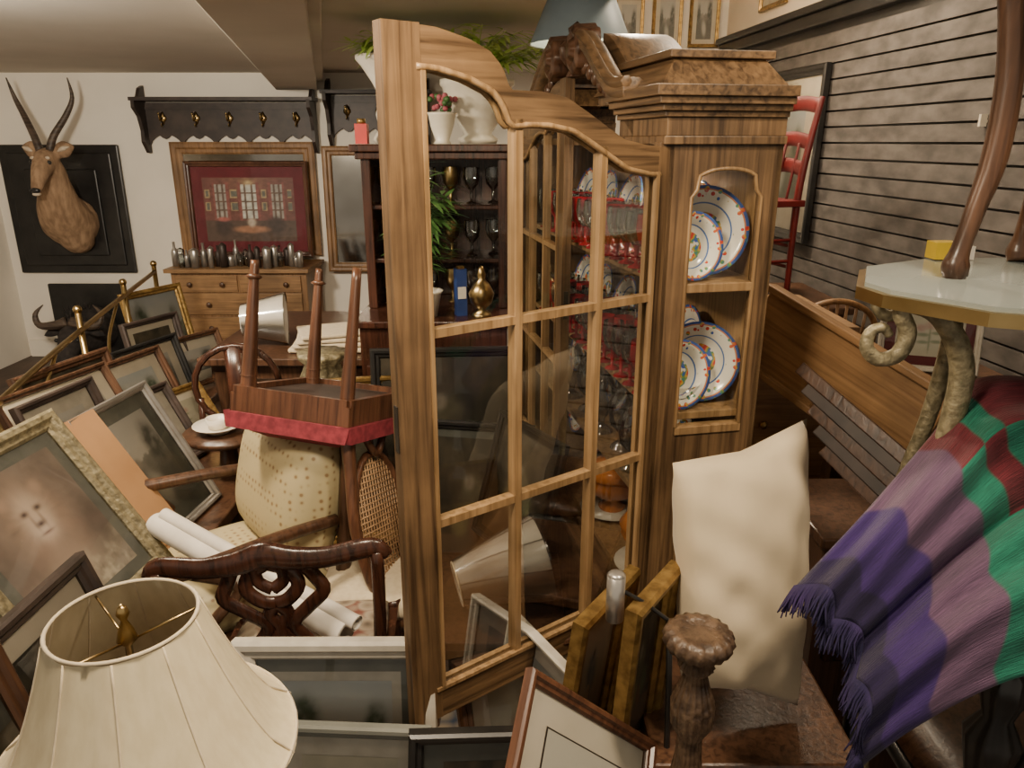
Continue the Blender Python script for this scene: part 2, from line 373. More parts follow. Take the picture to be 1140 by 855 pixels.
b.obj('low_wooden_bench.001', bevel=.006)

# brass railing
b = MB()
for z0, z1 in ((.84, .92), (.52, .56)): b.tube([(-1.62, 1.9, z0), (-1.93, 3.1, z0 + .03), (-2.26, 4.7, z1)], .013, M_brass, seg=10)
for x, y in ((-1.76, 2.4), (-1.99, 3.35), (-2.13, 4.05), (-2.26, 4.7)):
    b.tube([(x, y, 0), (x, y, .96)], .014, M_brass, seg=10, sub=1); b.ball((x, y, .97), .02, M_brass)
for y0 in (2.5, 3.45): b.tube([(-1.78 - (y0 - 2.5) * .24, y0, .54), (-1.80 - (y0 - 2.5) * .24, y0 + .15, .62), (-1.86 - (y0 - 2.5) * .24, y0 + .3, .74), (-1.9 - (y0 - 2.5) * .24, y0 + .5, .87)], .008, M_brass)
b.obj('brass_railing')

# ------------------------------------------------------------------ antelope trophy
def fused(name, parts, m, parent, voxel=.011):
    b = MB()
    for p in parts: b.tube(p[0], p[1], m, seg=14, sub=5, ref=p[2] if len(p) > 2 else None, asp=p[3] if len(p) > 3 else 1)
    o = b.obj(name, parent=parent)
    r = o.modifiers.new('rm', 'REMESH'); r.mode = 'VOXEL'; r.voxel_size = voxel; r.use_smooth_shade = True
    s = o.modifiers.new('sm', 'SMOOTH'); s.iterations = 4; s.factor = .5
    return o
M_fur = mat('antelope_fur', (.34, .22, .13), (.19, .115, .065), scale=30, stretch=(1, 1, .3), rough=.9, bump=.4)
M_furw = mat('pale_fur', (.6, .5, .38), (.45, .36, .26), scale=30, rough=.9)
M_horn = mat('horn', (.10, .07, .05), (.03, .02, .015), scale=60, stretch=(.1, .1, 1), rough=.5, bump=.5)
M_furd = mat('wildebeest_fur', (.035, .028, .025), (.012, .01, .01), scale=30, rough=.9, bump=.4)
e = empty('antelope_trophy_mount')
b = MB(); b.box((-3.47, 5.975, 1.19), (.92, .03, .98), M_black); b.box((-3.47, 5.955, 1.19), (.80, .02, .86), M_black)
b.box((-3.47, 5.94, 1.17), (.56, .02, .66), M_black); b.obj('plaque', parent=e, bevel=.012)
hx = -3.35
fused('head_and_neck', [
    ([(-3.42, 5.95, 1.12), (-3.42, 5.86, 1.12), (-3.40, 5.75, 1.22), (-3.37, 5.68, 1.38), (-3.35, 5.64, 1.50), (-3.35, 5.60, 1.55)], [.2, .2, .165, .115, .09, .08], (1, 0, 0), .95),
    ([(-3.38, 5.92, .99), (-3.38, 5.86, 1.0), (-3.40, 5.80, 1.15)], [.10, .13, .12]),
    ([(hx, 5.68, 1.60), (hx, 5.60, 1.58), (hx + .005, 5.50, 1.50), (hx + .01, 5.43, 1.42), (hx + .01, 5.40, 1.375)], [.06, .082, .066, .046, .038], (1, 0, 0), .95),
    ([(hx - .05, 5.62, 1.61), (hx - .12, 5.64, 1.65), (hx - .19, 5.65, 1.67)], [.02, .038, .006], (0, 1, 0), 1.6),
    ([(hx + .05, 5.62, 1.61), (hx + .12, 5.64, 1.65), (hx + .19, 5.65, 1.67)], [.02, .038, .006], (0, 1, 0), 1.6)], M_fur, e)
b = MB()
for s in (-1, 1):
    b.tube([(hx + s * .035, 5.60, 1.64), (hx + s * .07, 5.62, 1.74), (hx + s * .15, 5.68, 1.88), (hx + s * .205, 5.70, 2.0), (hx + s * .215, 5.66, 2.13)], [.028, .025, .021, .015, .004], M_horn, seg=10)
b.obj('horns', parent=e)
b = MB()
for s in (-1, 1):
    b.ball((hx + s * .063, 5.52, 1.56), .016, M_black); b.ball((hx + s * .018, 5.372, 1.375), (.008, .006, .008), M_black)
    b.ball((hx + s * .054, 5.525, 1.592), (.018, .012, .012), M_furw)
    b.tube([(hx + s * .09, 5.60, 1.635), (hx + s * .13, 5.605, 1.655), (hx + s * .17, 5.62, 1.665)], [.006, .018, .004], M_furw)
b.ball((hx + .01, 5.388, 1.375), (.032, .02, .024), M_black); b.ball((hx + .01, 5.395, 1.35), (.03, .025, .014), M_furw)
b.obj('eyes_and_nose', parent=e)

WX, WZ = .20, -.10
e = empty('wildebeest_trophy_mount')
b = MB(); b.box((-3.62 + WX, 5.93, .42 + WZ), (.6, .03, .6), M_black); b.obj('plaque', T=None, parent=e, bevel=.01)
P = lambda L: [(x + WX, y, z + WZ) for x, y, z in L]
fused('head_and_neck', [
    (P([(-3.6, 5.92, .36), (-3.6, 5.75, .36), (-3.58, 5.6, .40)]), [.2, .17, .11]),
    (P([(-3.58, 5.66, .44), (-3.57, 5.52, .36), (-3.56, 5.42, .26), (-3.56, 5.36, .2)]), [.09, .09, .065, .06]),
    (P([(-3.64, 5.6, .43), (-3.75, 5.6, .40), (-3.82, 5.6, .37)]), [.02, .035, .006]),
    (P([(-3.52, 5.6, .43), (-3.41, 5.6, .40), (-3.34, 5.6, .37)]), [.02, .035, .006])], M_furd, e)
b = MB()
for s in (-1, 1):
    b.tube(P([(-3.58 + s * .02, 5.56, .49), (-3.58 + s * .1, 5.54, .47), (-3.58 + s * .22, 5.54, .47), (-3.58 + s * .25, 5.56, .55), (-3.58 + s * .19, 5.58, .62)]), [.045, .035, .025, .018, .004], M_horn, seg=10)
    b.ball(P([(-3.57 + s * .08, 5.47, .37)])[0], .016, M_black)
for i in range(40):
    b.leaf((-3.6 + WX + random.uniform(-.04, .04), random.uniform(5.6, 5.85), .5 + WZ), (random.uniform(-.4, .4), random.uniform(-.3, .3), 1), .12, .01, .02, M_furd)
b.obj('horns', parent=e)

# coat racks
def coatrack(name, x0, x1, y, zt, n):
    b = MB(); w = x1 - x0
    pts = []; N = 12 * n
    for i in range(N + 1):
        t = i / N; ph = (t * n) % 1.0 if i < N else 1.0
        cut = .085 * (sin(pi * ph) ** .6) + (.035 * sin(3 * pi * ph) if .33 < ph < .67 else 0)
        pts.append((x0 + .04 + (w - .08) * t, zt - .33 + cut))
    b.prism(pts + [(x1 - .04, zt - .02), (x0 + .04, zt - .02)], y, y + .02, M_dark)
    b.box(((x0 + x1) / 2, y - .07, zt), (w, .18, .025), M_dark)
    b.box(((x0 + x1) / 2, y - .004, zt - .06), (w - .08, .012, .018), M_dark)
    for x in (x0 + .03, x1 - .03):
        b.T = tr(x, y - .02, zt)
        pr = [(.04, .1), (-.02, .08), (-.06, .02), (-.14, 0), (-.15, -.06), (-.08, -.12), (-.05, -.22), (-.06, -.3), (.0, -.38), (.04, -.38)]
        b.add([(-.013, p, q) for p, q in pr] + [(.013, p, q) for p, q in pr], [tuple(range(10)), tuple(range(10, 20))[::-1]] + [(i, (i + 1) % 10, 10 + (i + 1) % 10, 10 + i) for i in range(10)], M_dark)
        b.T = Matrix.Identity(4)
    for i in range(n):
        x = x0 + .04 + (w - .08) * (i + .5) / n
        b.lathe([(0, 0), (.026, .0), (.02, .008), (0, .012)], M_brass, T=tr(x, y, zt - .13) @ rotx(90), sy=1.6, flute=.15, nfl=4, seg=32)
        b.tube([(x, y, zt - .12), (x, y - .05, zt - .15), (x, y - .065, zt - .11)], .006, M_brass); b.ball((x, y - .065, zt - .1), .01, M_brass)
        b.tube([(x, y, zt - .14), (x, y - .03, zt - .19), (x, y - .04, zt - .17)], .005, M_brass)
    b.obj(name, bevel=.003)
coatrack('coat_rack_shelf', -2.8, -1.46, 5.965, 2.0, 5)
coatrack('coat_rack_shelf.001', -1.40, -.6, 5.965, 2.05, 3)

# ------------------------------------------------------------------ dresser and bottles
b = MB(); cx = -2.02
b.box((cx, 5.68, .80), (1.06, .50, .03), M_pine); b.box((cx, 5.70, .41), (1.0, .44, .76), M_pinez)
b.box((cx, 5.68, .04), (1.04, .48, .08), M_pine)
rows = [(.64, .12, 2), (.47, .16, 1), (.29, .16, 1), (.125, .13, 1)]
for z0, h, n in rows:
    for k in range(n):
        w = .94 / n - .02; x = cx + (k - (n - 1) / 2) * (.94 / n)
        b.box((x, 5.475, z0 + h / 2), (w, .02, h), M_pine)
        for kx in ((-.25 * w, .25 * w) if n == 1 else (-.12, .12)):
            b.lathe([(0, 0), (.01, 0), (.008, .015), (.02, .022), (.018, .034), (0, .038)], M_walnut, T=tr(x + kx, 5.465, z0 + h / 2) @ rotx(90), seg=14)
b.obj('chest_of_drawers', bevel=.004)
b = MB()
bm_ = [M_silver, M_silver, M_gl2, M_silver, M_dark]
for i in range(26):
    x = cx - .5 + i * .038 + random.uniform(-.01, .01); h = random.uniform(.09, .2); r = random.uniform(.02, .034); y = random.uniform(5.48, 5.62)
    if i % 3: b.lathe([(0, 0), (r, 0), (r * .92, h * .5), (r, h * .8), (r * .9, h * .82), (r * .3, h * .9), (0, h * .92)], random.choice(bm_), seg=12, T=tr(x, y, .816))
    else: b.lathe([(0, 0), (r * .8, 0), (r * .8, h * .6), (r * .65, h * .68), (r * .3, h * .75), (r * .3, h), (0, h)], random.choice(bm_), seg=12, T=tr(x, y, .816))
b.obj('bottles_and_tankards')

# ------------------------------------------------------------------ china cabinet
fx, fy = -.195, .981
H0 = V((.32, 1.69, 0)); W = 1.36
far = V((H0.x + fx * W, H0.y + fy * W, 0))
TC = basis(far, (-fx, -fy, 0), (0, 0, 1))     # x: far->near, y: depth into cabinet
OUT = [(0, 1.69), (.08, 1.693), (.15, 1.705), (.20, 1.73), (.25, 1.755), (.30, 1.778), (.36, 1.787), (.435, 1.787), (.437, 1.80), (.45, 1.825), (.475, 1.847), (.52, 1.864), (.58, 1.876), (.68, 1.88)]
def top(u):
    u = max(0, min(.68, u))
    for (a, za), (c, zc) in zip(OUT, OUT[1:]):
        if u <= c: return za + (zc - za) * (u - a) / (c - a)
    return 1.88
def door(b):
    t0, t1 = -.014, .014; w = .68; zb = .53
    b.box((.0225, 0, (zb + 1.69) / 2), (.045, .028, 1.69 - zb), M_oak)
    b.box((w - .034, 0, (zb + 1.88) / 2), (.068, .028, 1.88 - zb), M_oak)
    b.box((w / 2, 0, zb + .036), (w - .1, .027, .072), M_oakx)
    us = [.04 + (.58) * i / 60 for i in range(61)]
    inner = lambda u: top(u + .015) - .056 if u < .40 else (top(u + .0) - .06 if u > .47 else min(top(u + .015), top(u)) - .058)
    T_ = [(u, top(u)) for u in us]; I_ = [(u, inner(u)) for u in us]
    b.strip(T_, I_, t0 + .001, t1 - .001, M_oakx)
    for y in (-.012, .012):
        b.tube([(u, y, inner(u) - .002) for u in us], .006, M_oakin, seg=6, sub=1)
        b.box((.048, y, (.6 + 1.64) / 2), (.008, .012, 1.04), M_oakin); b.box((w - .071, y, (.6 + 1.81) / 2), (.008, .012, 1.21), M_oakin)
        b.box((w / 2, y, .604), (w - .11, .012, .008), M_oakin)
    for u in (.20, .412): b.box((u, 0, (.6 + inner(u) + .01) / 2), (.016, .026, inner(u) + .01 - .6), M_oakin)
    for zz in (.986, 1.37): b.box((w / 2 - .01, 0, zz), (w - .10, .024, .016), M_oakin)
    zt = [(u, .004, inner(u) + .005) for u in us]; n = len(zt)
    vs = [(u, .0, .6) for u in us] + [(p[0], 0, p[2]) for p in zt]
    b.add(vs, [(i, i + 1, n + i + 1, n + i) for i in range(n - 1)], M_glass)
    for zz in (.62, 1.2, 1.6): b.box((0.0, -.004, zz), (.012, .03, .05), M_brass)
    b.box((w + .0005, 0, 1.20), (.002, .014, .09), M_black)
e = empty('china_cabinet')
b = MB()
D = .27; x0, x1 = -.04, 1.40
b.box(((x0 + x1) / 2, D / 2 - .01, .25), (x1 - x0 + .03, D + .05, .5), M_oak)
b.box(((x0 + x1) / 2, D / 2 - .012, .51), (x1 - x0 + .06, D + .08, .03), M_oakx)
b.box(((x0 + x1) / 2, D - .008, 1.12), (x1 - x0, .016, 1.2), M_oakin)
b.box((x0 + .015, D / 2, 1.12), (.03, D, 1.2), M_oak)
b.box(((x0 + x1) / 2, D / 2, 1.70), (x1 - x0, D, .02), M_oak)
for zz, dd in ((.535, 0), (.80, .02), (1.07, .02), (1.385, .02)): b.box(((x0 + x1) / 2, D / 2 + dd / 2 + .006, zz), (x1 - x0 - .04, D - dd - .02, .018), M_oakin)
b.box((x0 + .02, .0, 1.12), (.04, .03, 1.2), M_oak); b.box((x1 - .02, .002, 1.1), (.04, .034, 1.2), M_oak)
sx = x1 - .012
b.box((sx, .03, 1.1), (.024, .06, 1.2), M_oak); b.box((sx, D - .02, 1.1), (.024, .04, 1.2), M_oak)
b.box((sx, D / 2, .78), (.022, D - .02, .5), M_oak); b.box((x1 + .004, .147, .76), (.01, .13, .36), M_oak)
b.box((sx, .147, 1.04), (.03, .17, .02), M_oakin); b.box((sx, .147, 1.385), (.03, .17, .02), M_oakin)
ya, yb = .06, .23
arc = [(ya + (yb - ya) * i / 20, 1.60 + .045 * sqrt(max(0, 1 - ((i - 10) / 10 * .92) ** 2))) for i in range(21)]
arc = [(ya, 1.585)] + [(ya + .012, 1.60)] + [p for p in arc if ya + .014 < p[0] < yb - .014] + [(yb - .012, 1.60), (yb, 1.585)]
for (p, q), (r, s_) in zip(arc, arc[1:]):
    b.add([(xx, *pp) for xx in (x1 - .024, x1) for pp in ((p, q), (r, s_), (r, 1.70), (p, 1.70))], [(0, 1, 2, 3), (7, 6, 5, 4), (0, 4, 5, 1), (2, 6, 7, 3)], M_oak)
b.tube([(x1, ya + .003, 1.05)] + [(x1, p + (.003 if i < 5 else -.003 if i > len(arc) - 5 else 0), q) for i, (p, q) in enumerate(arc)] + [(x1, yb - .003, 1.05)], .005, M_oakin, seg=6, sub=1)
b.add([(x1 - .012, ya, 1.05), (x1 - .012, yb, 1.05), (x1 - .012, yb, 1.66), (x1 - .012, ya, 1.66)], [(0, 1, 2, 3)], M_glass)
for (z0, z1, o) in ((1.695, 1.712, .012), (1.712, 1.75, .004), (1.75, 1.762, .012), (1.762, 1.775, .022), (1.775, 1.79, .034), (1.79, 1.812, .044)):
    for xa, xb in ((1.10, x1 + o), (x0 - o, .26)):
        b.box(((xa + xb) / 2, (D - o) / 2, (z0 + z1) / 2), (xb - xa, D + o, z1 - z0), M_oak if z0 < 1.75 else M_oakx)
def roof(xa, xb):
    vs = [(xa, -.02, 1.812), (xb, -.02, 1.812), (xb, D, 1.812), (xa, D, 1.812), (xa + .02, .03, 1.87), (xb - .06, .03, 1.87), (xb - .06, D - .03, 1.87), (xa + .02, D - .03, 1.87)]
    b.add(vs, [(0, 1, 5, 4), (1, 2, 6, 5), (2, 3, 7, 6), (3, 0, 4, 7), (4, 5, 6, 7)], M_oakx)
    b.box(((xa + xb) / 2 - .02, D / 2, 1.878), (xb - xa - .05, D - .03, .016), M_oakx)
roof(.92, 1.40); roof(-.04, .44)
def swan(d):
    if d > .5: return 1.80
    if d > .13: t = (.5 - d) / .37; return 1.80 + .15 * (t * t * (3 - 2 * t))
    return 1.945 - .06 * (1 - (d / .13) ** 2) ** .5
xs = [.16 + (1.2 - .16) * i / 80 for i in range(81)]
def doortop(x): return top(min(x, W - x)) + .002
b.strip([(x, max(swan(abs(x - .68)), doortop(x) + .02)) for x in xs], [(x, doortop(x)) for x in xs], -.004, .02, M_oak)
b.strip([(x, 1.70) for x in (1.2, 1.4)], [(x, 1.69) for x in (1.2, 1.4)], -.004, .02, M_oak)
for sgn in (-1, 1):
    pts = [(.68 + sgn * d, -.02, swan(d) + .012) for d in [.56, .5, .44, .38, .32, .26, .2, .15]]
    b.tube(pts, .03, M_oakx, seg=8, sub=3); b.tube([(p[0], p[1] - .02, p[2] + .018) for p in pts], .014, M_oakx, seg=6, sub=3)
    b.tube([(p[0], .12, p[2]) for p in pts], .028, M_oakx, seg=4, sub=3, ref=(0, 0, 1), asp=4.5)
    b.lathe([(.0, .03), (.02, .028), (.03, .012), (.045, .02), (.06, .012), (.065, -.05), (0, -.05)], M_walnut, T=tr(.68 + sgn * .13, -.035, 1.94) @ rotx(90), flute=.06, nfl=8, seg=48)
    for k in range(5): b.ball((.68 + sgn * (.16 + .05 * k), -.02, 1.895 - .018 * k), (.026 - .002 * k, .012, .022), M_walnut, seg=10)
b.lathe([(.0, 0), (.03, 0), (.02, .02), (.045, .05), (.05, .08), (.02, .11), (.025, .13), (0, .15)], M_walnut, T=tr(.68, .0, 1.88), flute=.08, nfl=8, seg=48)
b.obj('carcass', TC, parent=e, bevel=.003)
b = MB(); b.T = tr(0, -.016, 0); door(b); b.obj('closed_glazed_door', TC, parent=e)
b = MB(); door(b)
b.obj('open_glazed_door', basis((.338, 1.672, 0), (-.806, -.592, 0), (0, 0, 1)), parent=e)

def plate_mat():
    m, nt, bs = _new('painted_plate'); tc = nt.nodes.new('ShaderNodeTexCoord'); L = nt.nodes.new('ShaderNodeVectorMath'); L.operation = 'LENGTH'
    nt.links.new(tc.outputs['UV'], L.inputs[0])
    r = nt.nodes.new('ShaderNodeValToRGB'); r.color_ramp.interpolation = 'CONSTANT'; e_ = r.color_ramp.elements
    cols = [(0, (.68, .65, .57)), (.62, (.08, .16, .40)), (.65, (.68, .65, .57)), (.90, (.5, .2, .08)), (.93, (.05, .10, .32)), (.995, (.05, .10, .32))]
    while len(e_) < len(cols): e_.new(.5)
    for i, (p, c) in enumerate(cols): e_[i].position = p; e_[i].color = (*c, 1)
    nt.links.new(L.outputs['Value'], r.inputs[0])
    n = nt.nodes.new('ShaderNodeTexNoise'); n.inputs['Scale'].default_value = 3.4; nt.links.new(tc.outputs['UV'], n.inputs['Vector'])
    r2 = _ramp(nt, [(0, 0, 0), (1, 1, 1)], lo=.45, hi=.48); nt.links.new(n.outputs['Fac'], r2.inputs[0])
    r3 = _ramp(nt, [(.05, .10, .42), (.08, .25, .10), (.6, .32, .05), (.5, .05, .04)], lo=.42, hi=.58); nt.links.new(n.outputs['Color'], r3.inputs[0])
    g = nt.nodes.new('ShaderNodeMath'); g.operation = 'LESS_THAN'; g.inputs[1].default_value = .44; nt.links.new(L.outputs['Value'], g.inputs[0])
    v = nt.nodes.new('ShaderNodeTexVoronoi'); v.inputs['Scale'].default_value = 6.5; nt.links.new(tc.outputs['UV'], v.inputs['Vector'])
    lt = nt.nodes.new('ShaderNodeMath'); lt.operation = 'LESS_THAN'; lt.inputs[1].default_value = .34; nt.links.new(v.outputs['Distance'], lt.inputs[0])
    gt = nt.nodes.new('ShaderNodeMath'); gt.operation = 'GREATER_THAN'; gt.inputs[1].default_value = .68; nt.links.new(L.outputs['Value'], gt.inputs[0])
    l2 = nt.nodes.new('ShaderNodeMath'); l2.operation = 'MULTIPLY'; nt.links.new(lt.outputs[0], l2.inputs[0]); nt.links.new(gt.outputs[0], l2.inputs[1])
    mu = nt.nodes.new('ShaderNodeMath'); mu.operation = 'MULTIPLY'; nt.links.new(g.outputs[0], mu.inputs[0]); nt.links.new(r2.outputs[0], mu.inputs[1])
    ad = nt.nodes.new('ShaderNodeMath'); ad.operation = 'MAXIMUM'; nt.links.new(mu.outputs[0], ad.inputs[0]); nt.links.new(l2.outputs[0], ad.inputs[1])
    mx = nt.nodes.new('ShaderNodeMixRGB'); nt.links.new(ad.outputs[0], mx.inputs[0]); nt.links.new(r.outputs[0], mx.inputs[1]); nt.links.new(r3.outputs[0], mx.inputs[2])
    nt.links.new(mx.outputs[0], bs.inputs['Base Color']); bs.inputs['Roughness'].default_value = .15
    return m
M_plate = plate_mat()
def plate(name, r, T):
    seg = 32; prof = [(0, .0), (.3, .0), (.6, .004), (.68, .012), (.85, .02), (1, .028), (1, .022), (.7, .004), (.55, -.006), (0, -.006)]
    vs = []; uv = []
    for q, z in prof:
        for i in range(seg): a = 2 * pi * i / seg; vs.append((q * r * cos(a), q * r * sin(a), z)); uv.append((q * cos(a), q * sin(a)))
    fs = [(j * seg + i, j * seg + (i + 1) % seg, (j + 1) * seg + (i + 1) % seg, (j + 1) * seg + i) for j in range(len(prof) - 1) for i in range(seg)]
    me = bpy.data.meshes.new(name); me.from_pydata(vs, [], fs); me.materials.append(M_plate); l = me.uv_layers.new()
    for p in me.polygons:
        p.use_smooth = True
        for li in p.loop_indices: l.data[li].uv = uv[me.loops[li].vertex_index]
    o = bpy.data.objects.new(name, me); scene.collection.objects.link(o); o.matrix_world = T; return o
for (x, y, z, r, rz) in ((1.28, .150, 1.395, .105, -18), (1.34, .09, 1.395, .078, 10), (1.28, .165, 1.08, .10, -18), (1.33, .085, 1.08, .085, 12)):
    plate('painted_plate', r, TC @ tr(x, y, z + r * .97) @ rotz(rz) @ roty(80))
for x in (1.12, .88, .64, .40, .16):
    for z, r in ((.81, .10), (.545, .095), (1.395, .105), (1.08, .1)):
        plate('painted_plate', r, TC @ tr(x, .215, z + r) @ rotx(76))
b = MB(); stem = [(.022, 0), (.02, .004), (.005, .010), (.006, .05), (.012, .058)]; bowl_ = [(.012, .058), (.026, .075), (.032, .105), (.029, .14)]
for z in (1.394, 1.08):
    for i in range(15):
        for y in (.04, .085, .13):
            x = 1.22 - i * .075 + (.03 if y == .085 else 0)
            b.lathe(stem, M_redgl, T=tr(x, y, z), seg=10); b.lathe(bowl_, M_gl2 if (i + int(y > .1)) % 4 else M_redgl, T=tr(x, y, z), seg=14)
b.obj('ruby_goblets', TC)
b = MB(); deco = [(.04, 0), (.035, .01), (.01, .03), (.012, .05), (.045, .09), (.05, .15), (.03, .2), (.02, .22), (.03, .25)]
for x, y, z in ((1.24, .06, .81), (1.1, .08, .81), (.95, .1, .81), (.8, .08, .81), (.6, .1, .81), (.45, .08, .81)): b.lathe([(r, q * .9) for r, q in deco], M_gl2, T=tr(x, y, z), seg=18)
b.lathe([(.03, 0), (.03, .01), (.05, .03), (.066, .055), (.07, .06)], M_gl2, T=tr(1.31, .09, 1.08), seg=20)
b.obj('crystal_decanters', TC)
b = MB()
for x in (1.2, .85):
    b.lathe([(.04, 0), (.045, .01), (.02, .03), (.07, .06), (.09, .1), (.085, .12), (.095, .125), (.07, .16), (.02, .18), (.02, .2), (0, .205)], M_plate, T=tr(x, .11, .553), seg=28)
    b.lathe([(.05, 0), (.10, .008), (.105, .012), (0, .004)], M_white, T=tr(x, .11, .548), seg=28)
b.obj('soup_tureens', TC)

# lamp on top of cabinet
M_bshade = mat('blue_grey_shade', (.2, .27, .31), (.15, .2, .24), scale=5, rough=.5)
M_shade = mat('cream_silk_shade', (.60, .52, .35), (.54, .46, .30), scale=70, stretch=(1, 1, .2), rough=.8)
b = MB(); b.lathe([(.175, 0), (.09, .2), (.088, .2), (.172, .002)], M_bshade, T=tr(0, 0, .13))
b.lathe([(0, 0), (.06, 0), (.06, .012), (.02, .025), (.045, .06), (.04, .09), (.015, .12), (.008, .2), (0, .2)], M_gold, seg=20)
b.tube([(-.09, 0, .325), (.09, 0, .325)], .003, M_brass, sub=1)
b.obj('table_lamp', tr(.235, 2.80, 1.888))

# ------------------------------------------------------------------ rear hutch with plants
b = MB(); hx0, hx1, hy0, hy1 = -.64, -.02, 3.28, 3.62; c = (hx0 + hx1) / 2; w = hx1 - hx0; yc = (hy0 + hy1) / 2
for x in (hx0 + .02, hx1 - .02): b.box((x, yc, 1.33), (.04, .34, .68), M_mahog)
b.box((c, hy1 - .01, 1.33), (w, .02, .68), M_mahog); b.box((c, yc, 1.675), (w + .08, .42, .03), M_mahog); b.box((c, yc, 1.645), (w + .04, .38, .03), M_mahog)
for z in (1.2, 1.43): b.box((c, yc, z), (w - .06, .30, .02), M_mahog)
b.box((c, 3.32, .48), (w, .56, .96), M_mahog); b.box((c, 3.32, .975), (w + .04, .60, .03), M_mahog)
for k in (-1, 1): b.box((c + k * w / 4, 3.03, .45), (w / 2 - .05, .02, .7), M_mahog); b.ball((c + k * .04, 3.015, .5), .015, M_brass)
b.obj('display_hutch', bevel=.005)
b = MB(); gob = stem + bowl_[1:]
for z in (.99, 1.21, 1.44):
    for i in range(6): b.lathe([(r * 1.2, zz * 1.1) for r, zz in gob], M_gl2 if i % 3 else M_brass, T=tr(hx0 + .08 + i * .095, 3.4 + .05 * (i % 2), z), seg=12)
b.obj('stemware_collection')
b = MB(); b.lathe([(0, 0), (.045, 0), (.04, .015), (.015, .03), (.045, .06), (.055, .10), (.035, .14), (.015, .16), (.02, .18), (.01, .21), (0, .22)], M_brass, seg=24); b.obj('brass_urn', tr(-.13, 3.12, .99))
b = MB(); b.box((0, 0, .1), (.045, .045, .2), mat('blue_box', (.02, .05, .2))); b.box((0, -.024, .1), (.035, .003, .05), M_paper); b.box((0, 0, .205), (.03, .03, .01), M_gold); b.obj('blue_tin_box', tr(-.22, 3.15, .99) @ rotz(20))
def bamboo(name, x, y, z, potprof, hgt, n, spread, lm, L=.16, pm=None, lw=.022, start=.3, sy=1.0, up=(-.3, .35)):
    b = MB(); b.lathe(potprof, pm or M_white, seg=32); top_ = max(p[1] for p in potprof)
    b.lathe([(0, top_ - .02), (potprof[-3][0] * .92, top_ - .02)], M_dark)
    for i in range(n):
        a = random.uniform(0, 2 * pi); d = V((cos(a) * random.uniform(.2, 1) * spread, sin(a) * random.uniform(.2, 1) * spread * sy, hgt * random.uniform(.5, 1)))
        s0 = V((0, 0, top_ - .03)); mid = s0 + V((d.x * .35, d.y * .35, d.z * .7)); en = s0 + d
        b.tube([s0, mid, en], [.004, .003, .001], lm, seg=5, sub=3)
        for k in range(12):
            t = start + (1 - start) * k / 11; p = s0.lerp(mid, min(1, t * 2)) if t < .5 else mid.lerp(en, t * 2 - 1)
            an = a + random.uniform(-1.6, 1.6); b.leaf(p, (cos(an), sin(an) * sy, random.uniform(*up)), L * random.uniform(.6, 1.1), lw, random.uniform(.01, .05), lm)
    b.obj(name, tr(x, y, z), merge=False)
urn = [(0, 0), (.08, 0), (.09, .02), (.06, .04), (.10, .10), (.14, .19), (.15, .23), (.16, .24), (.16, .26), (.145, .26), (.14, .25), (.13, .22)]
tall = [(0, 0), (.07, 0), (.08, .02), (.05, .06), (.06, .12), (.045, .20), (.07, .25), (.11, .31), (.135, .34), (.135, .355), (.12, .355), (.12, .35), (.1, .31)]
bamboo('potted_bamboo', -.15, 3.44, 1.692, urn, .24, 44, .50, M_leaf, .15, lw=.020, start=.45, sy=.8, up=(-.15, .3))
bamboo('potted_bamboo.001', -.53, 3.44, 1.692, tall, .11, 24, .27, M_leaf, .12, lw=.018, sy=.7, up=(-.2, .3))
bamboo('potted_palm', -.37, 3.13, .99, [(0, 0), (.05, 0), (.07, .10), (.08, .11), (.07, .11), (.065, .1), (.06, .09)], .56, 20, .13, M_leafd, .14)
b = MB(); b.lathe([(0, 0), (.04, 0), (.03, .015), (.05, .07), (.06, .12), (.065, .13), (.055, .12)], M_white, seg=28)
M_pink = mat('pink_blossom', (.4, .1, .13), (.25, .04, .06), rough=.7)
for i in range(26):
    a = random.uniform(0, 6.28); r = random.uniform(0, .07); b.ball((r * cos(a), r * sin(a), .14 + random.uniform(0, .06)), .013, M_pink if i % 3 else M_leafd, seg=8)
b.obj('floral_vase', tr(-.29, 3.27, 1.692) @ scl(.95))
b = MB(); b.box((0, 0, .04), (.05, .05, .08), mat('red_tin', (.45, .015, .01))); b.lathe([(0, .08), (.018, .08), (.018, .1), (0, .1)], M_gold); b.obj('red_tea_tin', tr(-.63, 3.30, 1.692))

# ------------------------------------------------------------------ middle table with odds and ends
b = MB(); b.box((-1.03, 3.72, .755), (.78, 1.0, .035), M_walnut); b.box((-1.03, 3.72, .70), (.70, .9, .08), M_walnut)
for x in (-1.34, -.72):
    for y in (3.3, 4.14): b.lathe([(.03, 0), (.02, .1), (.04, .3), (.025, .5), (.045, .7)], M_walnut, T=tr(x, y, 0), seg=14)
b.obj('dining_table', bevel=.005)
def shade(b, r0, r1, h, m, T, ribs=8, bell=True):
    prof = []
    for i in range(13):
        t = i / 12; r = r0 + (r1 - r0) * (t ** .62 if bell else t); prof.append((r, h * t))
    seg = 80; vs = []; fs = []
    for r, z in prof:
        for i in range(seg): a = 2 * pi * i / seg; rr = r * (1 + (.022 * abs(cos(ribs * a / 2)) if bell else 0)); vs.append((rr * cos(a), rr * sin(a), z))
    for j in range(12):
        for i in range(seg): k = (i + 1) % seg; fs.append((j * seg + i, j * seg + k, (j + 1) * seg + k, (j + 1) * seg + i))
    b.add(vs, fs, m, True, T)
b = MB(); Tq = rotz(12) @ roty(90); shade(b, .07, .12, .2, M_paper, Tq, bell=False); shade(b, .074, .125, .205, M_plastic, Tq, bell=False)
